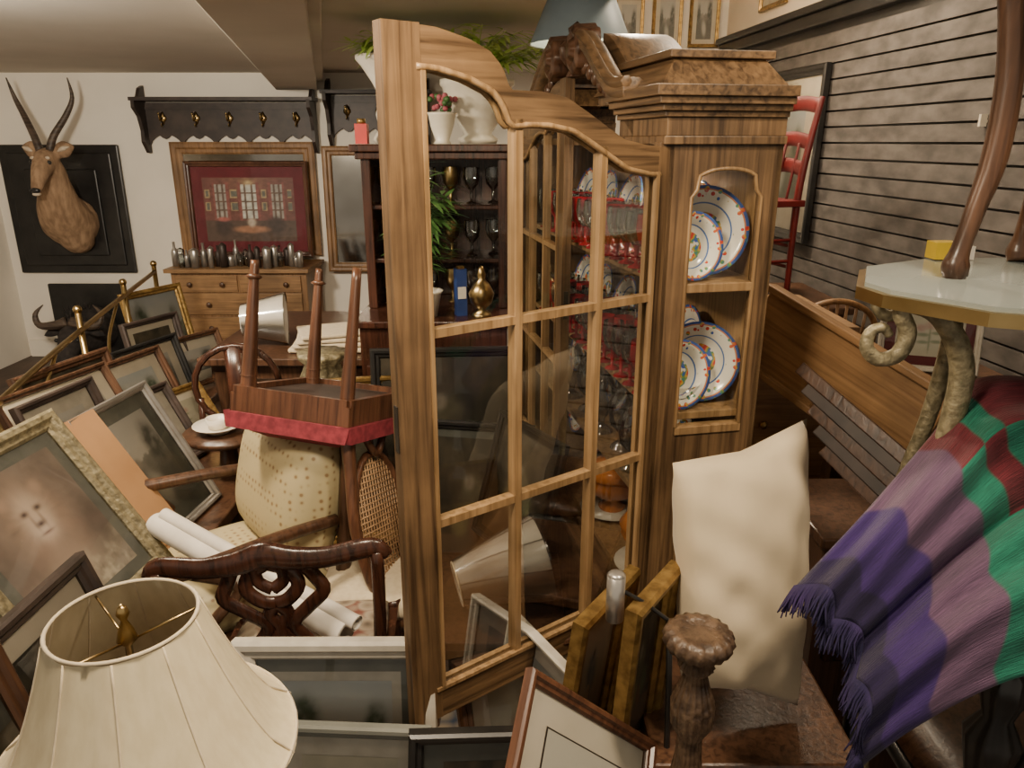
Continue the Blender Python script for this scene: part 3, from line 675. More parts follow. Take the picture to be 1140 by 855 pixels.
b.tube([(-.07, 0, .02), (0, 0, .03), (.07, 0, .02)], .003, M_brass, T=Tq); b.obj('wrapped_lampshade', tr(-1.28, 3.45, .897))
b = MB()
for i in range(4): b.box((0, 0, .012 + i * .022), (.34 - i * .02, .24, .018), M_cream, T=rotz(i * 7))
b.obj('stack_of_linens', tr(-.86, 3.42, .775), bevel=.006)
b = MB(); b.lathe([(0, 0), (.07, 0), (.05, .03), (.09, .08), (.1, .18), (.07, .25), (.1, .28), (.1, .3), (0, .3)], M_antgold, flute=.05, nfl=10, seg=60); b.obj('carved_gilt_urn', tr(-.80, 3.02, .562))
b = MB(); b.lathe([(0, 0), (.12, 0), (.12, .02), (.02, .05), (.03, .3), (.02, .5), (.14, .54), (.14, .56), (0, .56)], M_walnut, seg=20); b.obj('plant_stand', tr(-.80, 3.02, 0))

frame('dark_framed_painting', lean(-.27, 2.85, .25, 4, 8), .60, .66, .04, .03, M_black, .0, M_dark, 'still')
frame('dark_framed_painting.001', lean(-.16, 2.5, .05, -10, 12), .46, .66, .035, .03, M_black, .03, M_greyboard, 'still')
frame('gilt_framed_painting', lean(-.62, 2.78, .1, 12, 10), .4, .7, .04, .03, M_gold, 0, M_dark, 'still')
frame('black_framed_poster', lean(-.03, 2.27, .347, -58, 16), .40, .46, .02, .02, M_black, .02, M_black, 'still')

# ------------------------------------------------------------------ chairs
M_cane = mat('cane_weave', (.38, .23, .12), (.27, .16, .08), rough=.5)
b = MB()
s = .165
for x in (-s, s):
    b.tube([(x, -s, 0), (x, -s, .1), (x, -s, .3), (x, -s, .41)], [.012, .016, .022, .024], M_redwood, seg=10)
    for zz in (.04, .33, .36): b.lathe([(.014, 0), (.026, .008), (.014, .016)], M_redwood, T=tr(x, -s, zz), seg=12)
    b.tube([(x * .9, s, 0), (x * .92, s, .2), (x * .92, s, .42), (x * .95, s + .03, .6), (x * .98, s + .06, .75), (x * .6, s + .10, .93), (0, s + .11, .98)], [.013, .017, .022, .018, .016, .016, .018], M_redwood, seg=10)
b.box((0, 0, .415), (.40, .40, .055), M_redwood)
for q in (-1, 1): b.box((q * .19, 0, .378), (.02, .38, .02), M_redwood); b.box((0, q * .19, .378), (.38, .02, .02), M_redwood)
b.box((0, 0, .386), (.36, .36, .003), M_dark)
vs = []; n = 14
for j in range(n + 1):
    for i in range(n + 1):
        ed = min(1, 4 * min(i, n - i, j, n - j) / n); x = (i / n - .5) * .425; y = (j / n - .5) * .425; vs.append((x, y, .443 + .085 * ed ** .5))
b.add(vs, [(j * (n + 1) + i, j * (n + 1) + i + 1, (j + 1) * (n + 1) + i + 1, (j + 1) * (n + 1) + i) for j in range(n) for i in range(n)], M_redf, True)
for q in range(4):
    Tt = rotz(90 * q); b.prism([(-.212, .443), (.212, .443), (.20, .49), (-.20, .49)], -.213, -.19, M_redf, T=Tt)
ov = [(.14 * cos(a), s + .05 + .05 * sin(a), .74 + .19 * sin(a)) for a in [2 * pi * i / 24 for i in range(25)]]
b.tube(ov, .012, M_redwood, seg=8, sub=1)
for i in range(-8, 9):
    x = i * .016; hh = .19 * sqrt(max(0, 1 - (x / .14) ** 2)); k = hh / .19
    b.tube([(x, s + .05 - .05 * k, .74 - hh), (x, s + .05 + .05 * k, .74 + hh)], .003, M_cane, seg=4, sub=1)
for i in range(-11, 12):
    z = i * .016; ww = .14 * sqrt(max(0, 1 - (z / .19) ** 2)); y = s + .05 + .05 * z / .19
    b.tube([(-ww, y, .74 + z), (ww, y, .74 + z)], .003, M_cane, seg=4, sub=1)
b.tube([(-.05, s + .01, .5), (0, s + .02, .55), (.05, s + .01, .5)], .012, M_redwood)
b.obj('upturned_cane_back_chair', tr(-.578, 2.18, .905) @ rotx(-12) @ roty(5) @ rotz(71) @ tr(0, 0, .44) @ rotx(180))

def dam():
    m, nt, bs = _new('yellow_damask'); mp = _coord(nt, (1, 1, 1)); v = nt.nodes.new('ShaderNodeTexVoronoi'); v.inputs['Scale'].default_value = 40; v.inputs['Randomness'].default_value = .15
    nt.links.new(mp.outputs[0], v.inputs['Vector']); r = _ramp(nt, [(.24, .15, .07), (.42, .35, .19), (.46, .39, .22)], lo=.15, hi=.4)
    nt.links.new(v.outputs['Distance'], r.inputs[0]); nt.links.new(r.outputs[0], bs.inputs['Base Color']); bs.inputs['Roughness'].default_value = .5; return m
M_dam = dam()
def cushion(b, w, d, h, m, T, n=16, k=.5):
    vs = []; fs = []; N = n + 1
    for sgn in (1, -1):
        for j in range(N):
            for i in range(N):
                u = 2 * i / n - 1; v = 2 * j / n - 1; e_ = max(0, (1 - u ** 4) * (1 - v ** 4)) ** k
                vs.append((u * w / 2 * (1 - .05 * v * v), v * d / 2 * (1 - .05 * u * u), sgn * h / 2 * e_))
    for q in range(2):
        for j in range(n):
            for i in range(n): a = q * N * N + j * N + i; fs.append((a, a + 1, a + N + 1, a + N))
    b.add(vs, fs, m, True, T)
b = MB()
cushion(b, .50, .48, .16, M_dam, tr(0, 0, .42))
cushion(b, .52, .42, .22, M_dam, tr(0, .21, .67) @ rotx(76))
b.box((0, 0, .34), (.54, .52, .06), M_walnut)
for x in (-.26, .26):
    b.tube([(x, -.24, 0), (x, -.25, .1), (x, -.23, .25), (x, -.24, .36)], [.012, .018, .026, .03], M_walnut)
    b.tube([(x, .25, 0), (x, .24, .3), (x * .98, .27, .6), (x * .95, .30, .84)], [.02, .025, .022, .02], M_walnut)
    b.tube([(x, .24, .63), (x * 1.08, .05, .645), (x * 1.18, -.15, .65), (x * 1.2, -.28, .66), (x * 1.2, -.33, .62)], [.018, .02, .022, .026, .016], M_walnut, seg=10)
    b.tube([(x, -.2, .36), (x * 1.1, -.16, .46), (x * 1.16, -.08, .55), (x * 1.16, -.2, .64)], .016, M_walnut, seg=10)
b.tube([(-.24, .30, .83), (-.1, .31, .86), (0, .31, .865), (.1, .31, .86), (.24, .30, .83)], .018, M_walnut)
b.obj('damask_armchair', tr(-.88, 2.05, -.01) @ rotz(-50))

b = MB(); ft = dict(ref=(0, 1, 0), asp=2.0)
b.tube([(-.275, 0, .775), (-.24, .0, .80), (-.14, -.01, .792), (-.06, -.015, .80), (0, -.015, .815), (.06, -.015, .80), (.14, -.01, .792), (.24, 0, .80), (.275, 0, .775)], [.008, .015, .016, .018, .02, .018, .016, .015, .008], M_mahog, seg=10, ref=(0, 1, 0), asp=1.7)
for x in (-1, 1):
    b.tube([(x * .25, 0, .79), (x * .235, .01, .62), (x * .215, .02, .44), (x * .21, .0, .2), (x * .21, -.05, 0)], .016, M_mahog, seg=8)
    b.tube([(x * .075, -.01, .79), (x * .10, 0, .74), (x * .115, 0, .70), (x * .07, .005, .655), (x * .03, .01, .61), (x * .06, .01, .56), (x * .075, .015, .51), (x * .05, .02, .45)], .009, M_mahog, **ft)
    b.tube([(0, -.01, .79), (x * .045, 0, .76), (x * .06, 0, .72), (x * .03, .0, .685), (0, .005, .675)], .009, M_mahog, **ft)
    b.tube([(x * .03, -.01, .79), (x * .03, 0, .74), (0, 0, .715)], .008, M_mahog, **ft)
    b.tube([(0, .005, .675), (x * .022, .01, .64), (0, .01, .6), (x * .03, .01, .55), (x * .02, .015, .5), (0, .02, .45)], .009, M_mahog, **ft)
    b.tube([(x * .21, .36, .42), (x * .215, .37, .3), (x * .2, .37, .1), (x * .21, .38, 0)], [.028, .024, .016, .02], M_mahog)
    b.box((x * .215, .19, .38), (.03, .36, .06), M_mahog)
b.box((0, .02, .40), (.42, .03, .06), M_mahog); b.box((0, .37, .38), (.46, .03, .06), M_mahog)
M_flor = art('floral_tapestry', [(.07, .055, .045), (.24, .19, .14), (.34, .29, .22), (.17, .06, .045)], 22)
cushion(b, .42, .36, .06, M_flor, tr(0, .19, .42))
b.obj('chippendale_dining_chair', tr(-.505, 1.50, .0) @ rotz(4) @ roty(-4))

M_red = mat('red_lacquer', (.12, .008, .008), (.07, .004, .004), rough=.4)
b = MB()
for x in (-.19, .19):
    b.tube([(x, .18, 0), (x, .18, .45), (x, .21, .7), (x * 1.02, .25, .92)], [.014, .018, .016, .014], M_red); b.tube([(x, -.18, 0), (x, -.18, .44)], .016, M_red, sub=1)
for z, y in ((.6, .20), (.72, .22), (.88, .245)): b.tube([(-.19, y, z), (0, y + .03, z + .02), (.19, y, z)], .014, M_red, ref=(0, 1, 0), asp=2.6)
for z in (.15, .25):
    for y in (-.18, .18): b.tube([(-.19, y, z), (.19, y, z)], .008, M_red, sub=1)
    for x in (-.19, .19): b.tube([(x, -.18, z + .03), (x, .18, z + .03)], .008, M_red, sub=1)
for x in (-.1, 0, .1): b.tube([(x, .185, .46), (x, .225, .72)], .007, M_red, sub=1)
b.box((0, 0, .45), (.43, .42, .03), M_red)
b.obj('red_side_chair', tr(1.11, 3.72, .975) @ rotz(-74), bevel=.004)
b = MB(); b.box((1.22, 3.7, .485), (.66, .6, .93), M_redwood); b.box((1.22, 3.7, .955), (.72, .66, .035), M_walnut); b.box((1.22, 3.395, .7), (.52, .02, .3), M_walnut); b.box((1.22, 3.395, .3), (.52, .02, .4), M_walnut); b.obj('side_cabinet', bevel=.006)
frame('black_framed_print', WR @ tr(-4.72, -.03, 1.15) @ rotx(-1), .9, .95, .055, .035, M_black, .16, M_mat, 'land')
frame('framed_certificate', WR @ tr(-5.6, -.01, 1.75), .4, .45, .04, .03, M_gold, .05, M_mat, 'bot')
for i, x in enumerate((.85, 1.13, 1.40)): frame('gilt_wall_frame', lean(x, 5.985, 2.30 + .03 * i, 0, 0), .22, .4, .025, .02, M_gold, .03, M_mat, 'land2')
for x in (5.2, 4.6, 4.0): frame('gilt_wall_frame', WR @ tr(-x, .03, 2.5), .4, .36, .03, .02, M_gold, .04, M_mat, 'land')

# ------------------------------------------------------------------ right foreground furniture
b = MB(); b.box((.93, 2.60, .56), (.34, .5, 1.10), M_pinez); b.box((.93, 2.6, 1.12), (.38, .54, .03), M_pine); b.box((.93, 2.345, .8), (.26, .02, .5), M_pine); b.box((.93, 2.345, .3), (.26, .02, .4), M_pine); b.ball((.84, 2.325, .8), .014, M_brass); b.obj('pine_cupboard', bevel=.005)
TB = basis((.768, 2.13, 1.30), (.285, -.48, -.17), (.12, .1, 1))
b = MB(); b.box((.28, 0, -.12), (.58, .03, .24), M_pine); b.box((.28, -.012, -.006), (.60, .05, .02), M_pine); b.box((.28, -.012, -.235), (.60, .05, .02), M_pine); b.box((.565, -.006, -.12), (.03, .045, .24), M_pine); b.obj('leaning_pine_drawer', TB, bevel=.004)
b = MB()
for i in range(5):
    P0 = V((.765 + i * .012, 1.90 - i * .025, 1.13 - i * .048)); P1 = V((1.00 + i * .006, 1.56 - i * .02, .93 - i * .048))
    b.tube([P0, P1], .024, M_dark if i % 2 else M_walnut, seg=4, sub=1, ref=(.2, .4, 1), asp=.35, smooth=False)
b.obj('bundle_of_slats', bevel=.003)
b = MB(); b.box((1.0, 1.84, .36), (.40, .32, .72), M_walnut); b.box((1.0, 1.84, .735), (.44, .36, .03), M_walnut); b.box((1.0, 1.675, .5), (.34, .015, .25), M_mahog); b.obj('walnut_nightstand', bevel=.005)
b = MB()
b.tube([(.16 * cos(a), 0, .12 * sin(a)) for a in [pi * i / 10 for i in range(11)]], .012, M_pinez)
for i in range(-3, 4): b.tube([(i * .035, 0, -.10), (i * .038, 0, .115 * sqrt(1 - (i * .038 / .17) ** 2))], .006, M_pinez, sub=1)
b.tube([(.16, 0, 0), (.15, 0, -.1)], .012, M_pinez, sub=1); b.tube([(-.16, 0, 0), (-.15, 0, -.1)], .012, M_pinez, sub=1)
b.box((0, .15, -.115), (.36, .36, .03), M_pinez)
for x in (-.14, .14):
    for y in (.02, .28): b.tube([(x, y, -.12), (x * 1.15, y, -.97)], .014, M_pinez, sub=1)
b.obj('bentwood_chair', tr(1.28, 2.88, .985))
frame('white_framed_print', lean(1.36, 2.35, .98, -20, 12), .3, .24, .02, .02, M_offw, .03, M_red, 'bot')
b = MB(); b.box((1.38, 2.42, .475), (.4, .3, .95), M_walnut); b.box((1.38, 2.42, .965), (.44, .34, .03), M_walnut); b.box((1.38, 2.265, .6), (.3, .01, .3), M_mahog); b.obj('narrow_cabinet', bevel=.005)

b = MB(); tz = 1.455
poly = [(.615, 1.32), (.625, 1.24), (.72, 1.10), (.9, 1.02), (1.2, 1.0), (1.5, 1.1), (1.55, 1.45), (1.4, 1.62), (.9, 1.62), (.70, 1.50)]
b.slab(poly, tz - .022, tz, M_brass)
cxp = sum(p[0] for p in poly) / 10; cyp = sum(p[1] for p in poly) / 10
M_gtop = mat('frosted_glass_top', (.25, .28, .265), (.21, .24, .225), scale=3, rough=.12)
b.slab([(cxp + (x - cxp) * .965, cyp + (y - cyp) * .965) for x, y in poly], tz, tz + .008, M_gtop)
def scroll(px, py, dx):
    pts = [(.022, 1.385), (.008, 1.398), (-.012, 1.390), (-.014, 1.362), (.010, 1.342), (.042, 1.352), (.052, 1.39), (.036, 1.425), (.055, 1.438), (.10, 1.42), (.145, 1.36), (.16, 1.28), (.14, 1.1), (.10, .9), (.09, .6), (.13, .3), (.1, .02)]
    b.tube([(px + q * dx, py, zz) for q, zz in pts], [.007, .009, .010, .012, .013, .014, .015, .015, .016, .018, .020, .020, .017, .015, .014, .013, .02], M_antgold, seg=10, ref=(0, 1, 0), asp=1.0)
scroll(.625, 1.24, 1); scroll(1.5, 1.2, -1); scroll(.80, 1.58, 1)
b.obj('brass_demilune_table')
b = MB(); z0 = tz + .010
def cab(x, y, ox, oy):
    L = [(0, 0, .020), (-.006, .02, .024), (-.002, .05, .017), (.012, .12, .018), (.030, .21, .022), (.030, .33, .022), (.010, .44, .020), (-.015, .54, .024), (-.02, .60, .030)]
    b.tube([(x + q * ox, y + q * oy, z0 + zz) for q, zz, r in L], [r for *_, r in L], M_walnut, seg=10)
cab(.815, 1.36, 1, .1); cab(1.25, 1.2, -1, .1); cab(1.05, 1.55, -.2, -1)
b.slab([(1.03 + .3 * cos(a), 1.36 + .24 * sin(a)) for a in [2 * pi * i / 24 for i in range(24)]], z0 + .60, z0 + .63, M_walnut)
b.obj('cabriole_leg_side_table')
b = MB(); b.box((0, 0, .02), (.05, .04, .035), mat('yellow_box', (.6, .42, .02))); b.box((.045, 0, .015), (.03, .03, .028), M_paper); b.obj('yellow_tea_box', tr(.91, 1.585, tz + .008))

def pillow_obj(name, c, m, thick):
    TL, TR, BR, BL = [V(p) for p in c]; n = 30; vs = []; fs = []; N = n + 1
    nor = (TR - TL).cross(BL - TL).normalized()
    for sgn in (1, -1):
        for j in range(N):
            for i in range(N):
                u = i / n; v = j / n; p = TL.lerp(TR, u).lerp(BL.lerp(BR, u), v)
                uu = 2 * u - 1; vv = 2 * v - 1
                mid = (TL + TR + BR + BL) / 4; pin = .085 * (1 - abs(uu)) * abs(vv) ** 3 + .085 * (1 - abs(vv)) * abs(uu) ** 3
                p = p.lerp(mid, pin); e_ = (max(0, 1 - uu * uu) * max(0, 1 - vv * vv)) ** .42
                wr = .009 * sin(uu * 9 + vv * 5) * (1 - e_) + .004 * sin(vv * 14 - uu * 6) + .008 * noise.noise(V((uu * 2.5, vv * 4, 1)))
                vs.append(p + nor * sgn * (thick / 2 * e_ + wr * e_))
    for q in range(2):
        for j in range(n):
            for i in range(n): a = q * N * N + j * N + i; fs.append((a, a + 1, a + N + 1, a + N))
    b = MB(); b.add(vs, fs, m, True)
    b.obj(name)
pillow_obj('cream_throw_pillow', [(.305, 1.30, 1.12), (.60, 1.42, 1.165), (.585, 1.25, .60), (.325, 1.18, .70)], M_pillow, .17)

def blanket():
    m, nt, bs = _new('plaid_throw'); tc = nt.nodes.new('ShaderNodeTexCoord'); sp = nt.nodes.new('ShaderNodeSeparateXYZ'); nt.links.new(tc.outputs['UV'], sp.inputs[0])
    MAR = (.105, .010, .018); GRN = (.006, .14, .085); LIL = (.10, .056, .105); PUR = (.032, .013, .10); NAV = (.012, .006, .042)
    def cr(cols, pos):
        r = nt.nodes.new('ShaderNodeValToRGB'); r.color_ramp.interpolation = 'LINEAR'; e_ = r.color_ramp.elements
        full = []
        for i, c in enumerate(cols):
            a = pos[i]; z_ = pos[i + 1] if i + 1 < len(pos) else 1
            full += [(a + .004, c), (z_ - .004, c)]
        while len(e_) < len(full): e_.new(.5)
        for i, (p, c) in enumerate(full): e_[i].position = p; e_[i].color = (*c, 1)
        return r
    r1 = cr([GRN, MAR, GRN, MAR, LIL, PUR, NAV], [0, .24, .48, .555, .64, .79, .92])
    r2 = cr([MAR, GRN, MAR, GRN, LIL, PUR, NAV], [0, .24, .48, .555, .64, .79, .92])
    r3 = cr([GRN, MAR, GRN, LIL, PUR, NAV], [0, .24, .50, .64, .79, .92])
    for r in (r1, r2, r3): nt.links.new(sp.outputs['X'], r.inputs[0])
    def step(v):
        st = nt.nodes.new('ShaderNodeMath'); st.operation = 'GREATER_THAN'; st.inputs[1].default_value = v; nt.links.new(sp.outputs['Y'], st.inputs[0]); return st
    mx = nt.nodes.new('ShaderNodeMixRGB'); nt.links.new(step(.25).outputs[0], mx.inputs[0]); nt.links.new(r1.outputs[0], mx.inputs[1]); nt.links.new(r2.outputs[0], mx.inputs[2])
    mx3 = nt.nodes.new('ShaderNodeMixRGB'); nt.links.new(step(.50).outputs[0], mx3.inputs[0]); nt.links.new(mx.outputs[0], mx3.inputs[1]); nt.links.new(r3.outputs[0], mx3.inputs[2])
    mp = _coord(nt, (20, 220, 1), 'UV'); n = nt.nodes.new('ShaderNodeTexNoise'); n.inputs['Scale'].default_value = 1; n.inputs['Detail'].default_value = 5; nt.links.new(mp.outputs[0], n.inputs['Vector'])
    r4 = _ramp(nt, [(.55, .55, .6), (1.2, 1.15, 1.2)], lo=.3, hi=.72); nt.links.new(n.outputs['Fac'], r4.inputs[0])
    m2 = nt.nodes.new('ShaderNodeMixRGB'); m2.blend_type = 'MULTIPLY'; m2.inputs[0].default_value = 1; nt.links.new(mx3.outputs[0], m2.inputs[1]); nt.links.new(r4.outputs[0], m2.inputs[2])
    nt.links.new(m2.outputs[0], bs.inputs['Base Color']); bs.inputs['Roughness'].default_value = .95; bs.inputs['Sheen Weight'].default_value = .08
    bp = nt.nodes.new('ShaderNodeBump'); bp.inputs['Strength'].default_value = .5; bp.inputs['Distance'].default_value = .006; nt.links.new(n.outputs['Fac'], bp.inputs['Height']); nt.links.new(bp.outputs[0], bs.inputs['Normal'])
    return m
M_blk = blanket(); M_fr = mat('fringe_yarn', (.03, .015, .08), (.01, .008, .04), rough=.95)
ns, ntt = 96, 80; vs = []; uvs = []
E0 = catmull([(1.30, 1.28, 1.24), (1.05, 1.30, 1.27), (.86, 1.31, 1.285), (.76, 1.26, 1.19), (.62, 1.19, 1.06), (.50, 1.14, .955)], 20)
E1 = catmull([(1.30, .90, 1.10), (1.05, .90, 1.04), (.90, .92, .98), (.76, .94, .92), (.65, .96, .82), (.575, .98, .71)], 20)
def samp(E, s):
    x = max(0, min(.9999, s)) * (len(E) - 1); i = int(x); return V(E[i]).lerp(V(E[i + 1]), x - i)
def bl(s, t):
    send = 1 - .09 * sin(pi * t) - .04 * abs(sin(t * 10)); s2 = s * send
    p = samp(E0, s2).lerp(samp(E1, s2), t)
    nr = V((-.35, -.7, .62))
    f = .075 * abs(sin(pi * t * 2.0)) ** .7 * (1 if t < .5 else .85) + .012 * sin(t * 23 + s * 4) + .007 * sin(t * 41 - s * 7 + 1) + .008 * sin(s * 9 + t * 6) + .012 * noise.noise(V((s * 4, t * 9, 2)))
    return p + nr * f * (.25 + .75 * min(1, s2 * 2.5))
for j in range(ntt + 1):
    for i in range(ns + 1): vs.append(bl(i / ns, j / ntt)); uvs.append((i / ns, j / ntt))
fs = [(j * (ns + 1) + i, j * (ns + 1) + i + 1, (j + 1) * (ns + 1) + i + 1, (j + 1) * (ns + 1) + i) for j in range(ntt) for i in range(ns)]
e = empty('plaid_throw_blanket')
me = bpy.data.meshes.new('cloth'); me.from_pydata(vs, [], fs); me.materials.append(M_blk); l = me.uv_layers.new()
for p in me.polygons:
    p.use_smooth = True
    for li in p.loop_indices: l.data[li].uv = uvs[me.loops[li].vertex_index]
o = bpy.data.objects.new('cloth', me); scene.collection.objects.link(o); o.parent = e
sm = o.modifiers.new('sol', 'SOLIDIFY'); sm.thickness = .012
b = MB()
for i in range(240):
    t = i / 239; p = bl(1, t); q = bl(.96, t); d = (p - q).normalized(); g = V((random.uniform(-.012, .012), random.uniform(-.02, .006), -.03))
    b.tube([p, p + d * .02 + g * .3, p + d * .03 + g], [.003, .002, .0012], M_fr, seg=4, sub=2)
b.obj('fringe', parent=e)
b = MB(); b.box((.47, 1.34, .27), (.36, .40, .54), M_dark); b.box((.47, 1.34, .56), (.40, .44, .03), M_walnut)
for x in (.33, .61): b.box((x, 1.135, .28), (.03, .012, .5), M_black)
b.box((.47, 1.13, .45), (.06, .012, .08), M_brass)
b.obj('storage_trunk', bevel=.006)
# carved chair whose back carries the throw
b = MB()
for x in (.80, 1.22):
    b.lathe([(.02, 0), (.028, .03), (.018, .1), (.026, .3), (.026, .48), (.018, .52), (.034, .58), (.02, .64), (.036, .72), (.042, .76), (.022, .80), (.034, .85), (.03, .89), (0, .91)], M_black, T=tr(x, 1.0, 0), seg=40, flute=.08, nfl=8)
    b.tube([(x, 1.0, .5), (x, 1.4, .5)], .02, M_black, sub=1); b.tube([(x, 1.42, 0), (x, 1.42, .5)], .02, M_black, sub=1)
b.tube([(.80, 1.0, .84), (1.0, .99, .90), (1.22, 1.0, .84)], .022, M_black, ref=(0, 1, 0), asp=1.6); b.tube([(.80, 1.0, .66), (1.22, 1.0, .66)], .018, M_black, sub=1)
for k in range(6): b.tube([(.85 + k * .065, 1.0, .66), (.865 + k * .06, .99, .76), (.85 + k * .065, .995, .87)], .009, M_black)
cushion(b, .44, .42, .10, M_walnut, tr(1.01, 1.21, .53))
b.obj('carved_ebonised_chair')

M_post = mat('carved_patina', (.11, .068, .04), (.035, .02, .012), scale=50, rough=.4, bump=.5)
b = MB()
b.lathe([(.03, 0), (.05, .0), (.05, .04), (.025, .08), (.03, .3), (.02, .45), (.035, .60), (.022, .70), (.02, .74), (.034, .77), (.036, .81), (.026, .84), (.018, .87), (.03, .885), (.022, .90), (.05, .92), (.057, .935), (.052, .948), (.035, .955), (.03, .950), (0, .952)], M_post, seg=90, flute=.04, nfl=18)
b.obj('carved_newel_post', tr(.302, 1.02, .0))
b = MB(); b.tube([(0, 0, -.045), (0, 0, .045)], .0165, M_silver, seg=20, sub=1); b.ball((0, 0, .045), (.0165, .0165, .008), M_silver); b.tube([(.01, 0, .015), (.05, 0, -.01), (.10, .0, -.05)], .004, M_black)
b.tube([(.10, 0, -.05), (.12, .02, -.4), (.12, .03, -.92)], .006, M_black, sub=2)
b.obj('walking_stick', tr(.185, 1.15, .925))

frame('gilt_narrow_frame', basis((.235, 1.22, .50), (.32, .46, .0), (.13, .12, .62)), .20, .42, .045, .03, M_gold, .0, M_black, 'still')
frame('gilt_narrow_frame.001', basis((.14, 1.30, .46), (.34, .5, .0), (.17, .12, .60)), .24, .40, .04, .03, M_gold, .03, M_mat, 'sea')
ap = V((.022, 1.0, .895)); u = V((.156, .06, -.16)).normalized(); w_ = V((-.063, -.25, -.16)).normalized(); w_ = (w_ - u * w_.dot(u)).normalized()
orig = ap + u * .17 + w_ * .40
Tm = basis(orig, u, -w_)
frame('wood_framed_print', Tm, .34, .40, .022, .02, M_redwood, .045, M_mat, 'sea', .003, M_dark)
frame('offwhite_frame', lean(-.37, 1.24, .28, -2, 14, -1.5), .43, .43, .045, .03, M_offw, .03, M_greyboard, 'land', .02, M_offw)
frame('grey_frame', lean(-.34, 1.12, .12, -3, 16), .34, .46, .03, .025, M_greyboard, .04, M_offw, 'bot')
frame('white_canvas', lean(.03, 1.38, .25, -60, 10), .3, .38, .02, .025, M_offw, .04, M_paper, 'land')
frame('stacked_picture_frame', lean(.07, 1.32, .12, 20, 22), .32, .48, .035, .03, M_walnut, .04, M_mat, 'bot')
frame('stacked_picture_frame', lean(-.08, 1.10, .10, 6, 12, 3), .28, .50, .03, .03, M_black, .04, M_greyboard, 'still')

b = MB()
for dx, dz, r in ((0, 0, .034), (.03, .03, .02)):
    A0 = V((-1.06 + dx, 1.98, .62 + dz)); A1 = V((-.42 + dx, 1.60, .515 + dz))
    b.tube([A0, A1], r, M_paper, seg=24, sub=1, cap=False); b.tube([A0, A1], r * .8, M_paper, seg=24, sub=1, cap=False)
b.obj('rolled_posters')

b = MB(); Tl = tr(-.16, 1.90, .465) @ rotz(16) @ roty(80)
shade(b, .065, .13, .26, M_paper, Tl, bell=False); shade(b, .070, .136, .265, M_plastic, Tl, bell=False)
b.lathe([(.063, .0), (.067, -.003), (.069, .002), (.065, .004)], M_cream, T=Tl, seg=32); b.lathe([(.0, .04), (.07, .04)], M_cream, T=Tl, seg=32)
for a in range(0, 360, 40):
    ra = radians(a); b.tube([((.066 + .066 * t) * cos(ra + .25 * t), (.066 + .066 * t) * sin(ra + .25 * t), .26 * t) for t in (0, .33, .66, 1)], .0022, M_plastic, T=Tl, seg=5)
b.tube([(-.062, 0, .02), (0, 0, .03), (.062, 0, .02)], .003, M_brass, T=Tl); b.obj('plastic_wrapped_lampshade')
b = MB(); b.box((-.06, 2.05, .32), (.44, .5, .03), M_walnut)
for x in (-.24, .12):
    for y in (1.85, 2.25): b.box((x, y, .152), (.04, .04, .305), M_walnut)
b.obj('coffee_table', bevel=.005)
b = MB(); cushion(b, .34, .32, .11, M_cream, tr(0, 0, .43)); b.lathe([(.14, .36), (.17, .36), (.17, .40), (.14, .40)], M_walnut)
for a in (45, 135, 225, 315): b.tube([(.14 * cos(radians(a)), .14 * sin(radians(a)), .38), (.16 * cos(radians(a)), .16 * sin(radians(a)), .2), (.15 * cos(radians(a)), .15 * sin(radians(a)), 0)], [.022, .015, .012], M_walnut)
b.obj('upholstered_stool', tr(-.42, 2.00, -.03))

b = MB(); shade(b, .205, .094, .225, M_shade, tr(0, 0, .86), ribs=10)
b.lathe([(.094, 1.085), (.097, 1.088), (.094, 1.091), (.091, 1.088), (.094, 1.085)], M_cream, seg=48)
b.lathe([(.205, .857), (.209, .861), (.206, .866), (.203, .861), (.205, .857)], M_cream, seg=48)
for a in range(0, 360, 36):
    ra = radians(a); L = []
    for i in range(9):
        t = i / 8; r = .205 + (.094 - .205) * t ** .62; L.append(((r * 1.022 + .0005) * cos(ra), (r * 1.022 + .0005) * sin(ra), .86 + .225 * t))
    b.tube(L, .0016, M_cream, sub=1, seg=6)
for a in (0, 120, 240): b.tube([(0, 0, 1.05), (.09 * cos(radians(a + 20)), .09 * sin(radians(a + 20)), 1.083)], .0018, M_brass, sub=1, seg=6)
b.lathe([(0, 1.11), (.006, 1.105), (.009, 1.095), (.004, 1.085), (.010, 1.07), (.014, 1.055), (.005, 1.045), (.006, .9), (.012, .85), (.012, .1), (.03, .06), (.11, .03), (.12, .0), (0, 0)], M_brass, seg=24)
b.obj('floor_lamp', tr(-.525, .86, 0))

b = MB(); b.lathe([(0, 0), (.14, 0), (.12, .03), (.03, .06), (.025, .3), (.04, .45), (.03, .58), (.15, .60), (.16, .61), (.16, .625), (0, .625)], M_walnut, seg=30); b.obj('pedestal_table', tr(-1.12, 2.72, 0))
b = MB(); b.lathe([(0, 0), (.04, 0), (.05, .01), (.09, .03), (.095, .035), (.05, .02), (0, .012)], M_white, seg=28); b.lathe([(0, .02), (.035, .02), (.045, .06), (.04, .06), (.03, .03)], M_white, seg=24); b.obj('cup_and_saucer', tr(-1.14, 2.70, .626))
b = MB()
b.tube([(.17 * cos(a), .0, .73 + .17 * sin(a)) for a in [2 * pi * i / 20 for i in range(21)]], .014, M_mahog, sub=1)
b.tube([(0, 0, .56), (0, 0, .9)], .014, M_mahog, ref=(0, 1, 0), asp=3, sub=1)
b.box((0, .2, .44), (.38, .38, .05), M_mahog)
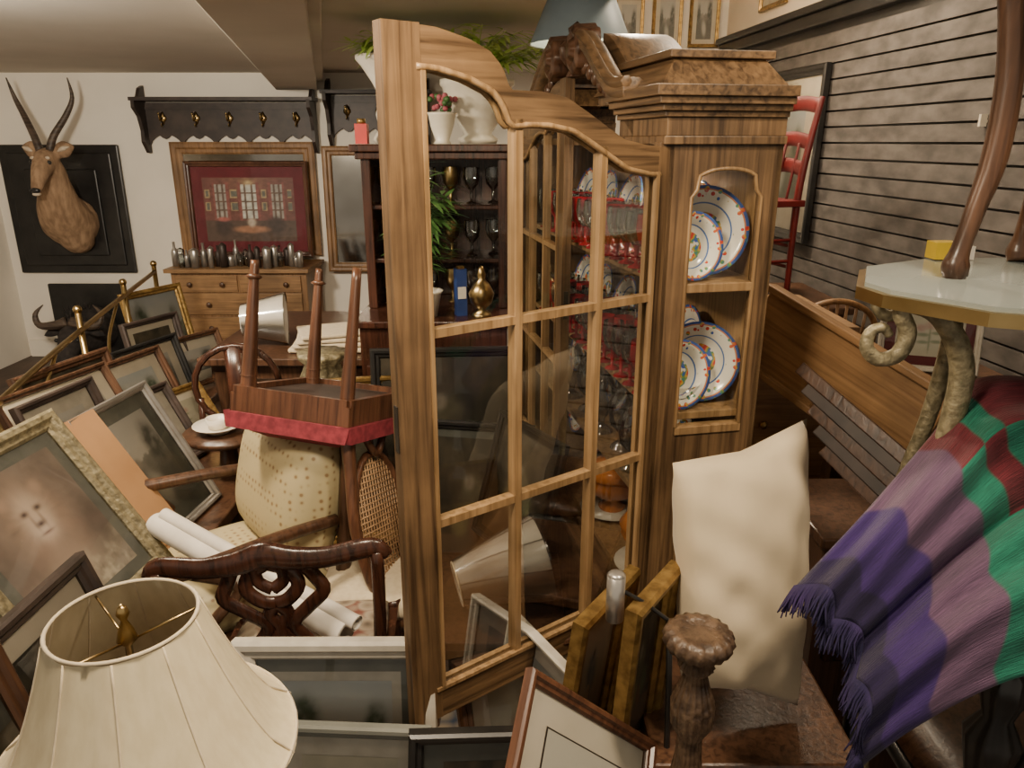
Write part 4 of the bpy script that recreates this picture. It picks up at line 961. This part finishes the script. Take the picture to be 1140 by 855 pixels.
for x in (-.16, .16):
    for y in (.02, .36): b.tube([(x, y, .43), (x, y, 0)], [.02, .013], M_mahog, sub=1)
    b.tube([(x, 0, .45), (x * .95, 0, .68)], .013, M_mahog, sub=1)
b.obj('round_back_chair', tr(-1.15, 2.97, 0) @ rotz(10) )
b = MB(); b.box((-.6, 1.7, .006), (1.6, 2.2, .012), art('rug_pattern', [(.2, .04, .03), (.4, .32, .22), (.06, .08, .12)], 14)); b.obj('floor_rug')

# ------------------------------------------------------------------ lights
def area(n, loc, tgt, size, power, col=(1, .81, .58)):
    L = bpy.data.lights.new(n, 'AREA'); L.shape = 'DISK'; L.size = size; L.energy = power; L.color = col
    o = bpy.data.objects.new(n, L); scene.collection.objects.link(o); o.location = loc
    o.rotation_euler = (V(tgt) - V(loc)).to_track_quat('-Z', 'Y').to_euler(); return o
area('ceiling_spot_left', (-2.0, 2.2, 2.12), (-2.6, 5.5, 1.1), .3, 62, (1, .87, .69))
area('ceiling_light_main', (-.25, .8, 2.14), (-.3, 1.9, .6), .3, 24)
area('ceiling_light_mid', (-1.3, 1.9, 2.14), (-1.1, 2.9, 0), .25, 28)
area('ceiling_light_right', (1.0, 3.2, 2.85), (1.3, 3.9, 1.0), .3, 20)
area('ceiling_light_near_right', (.9, .7, 2.8), (.7, 1.5, .8), .25, 25)
area('ceiling_light_rear', (.6, 4.3, 2.85), (.1, 3.6, 1.8), .3, 60)
area('added_cabinet_fill', (.42, 2.2, 1.68), (.38, 2.3, .5), .12, 2.4)  # added fill under the cabinet top, lifts the dark interior; no fitting here
L = bpy.data.lights.new('table_lamp_bulb', 'POINT'); L.energy = 7; L.color = (1, .74, .42); L.shadow_soft_size = .03
o = bpy.data.objects.new('table_lamp_bulb', L); scene.collection.objects.link(o); o.location = (.235, 2.80, 1.888 + .235)
w = bpy.data.worlds.new('World'); scene.world = w; w.use_nodes = True
w.node_tree.nodes['Background'].inputs[0].default_value = (1, .87, .70, 1); w.node_tree.nodes['Background'].inputs[1].default_value = .40
scene.view_settings.view_transform = 'AgX'
scene.view_settings.exposure = .45
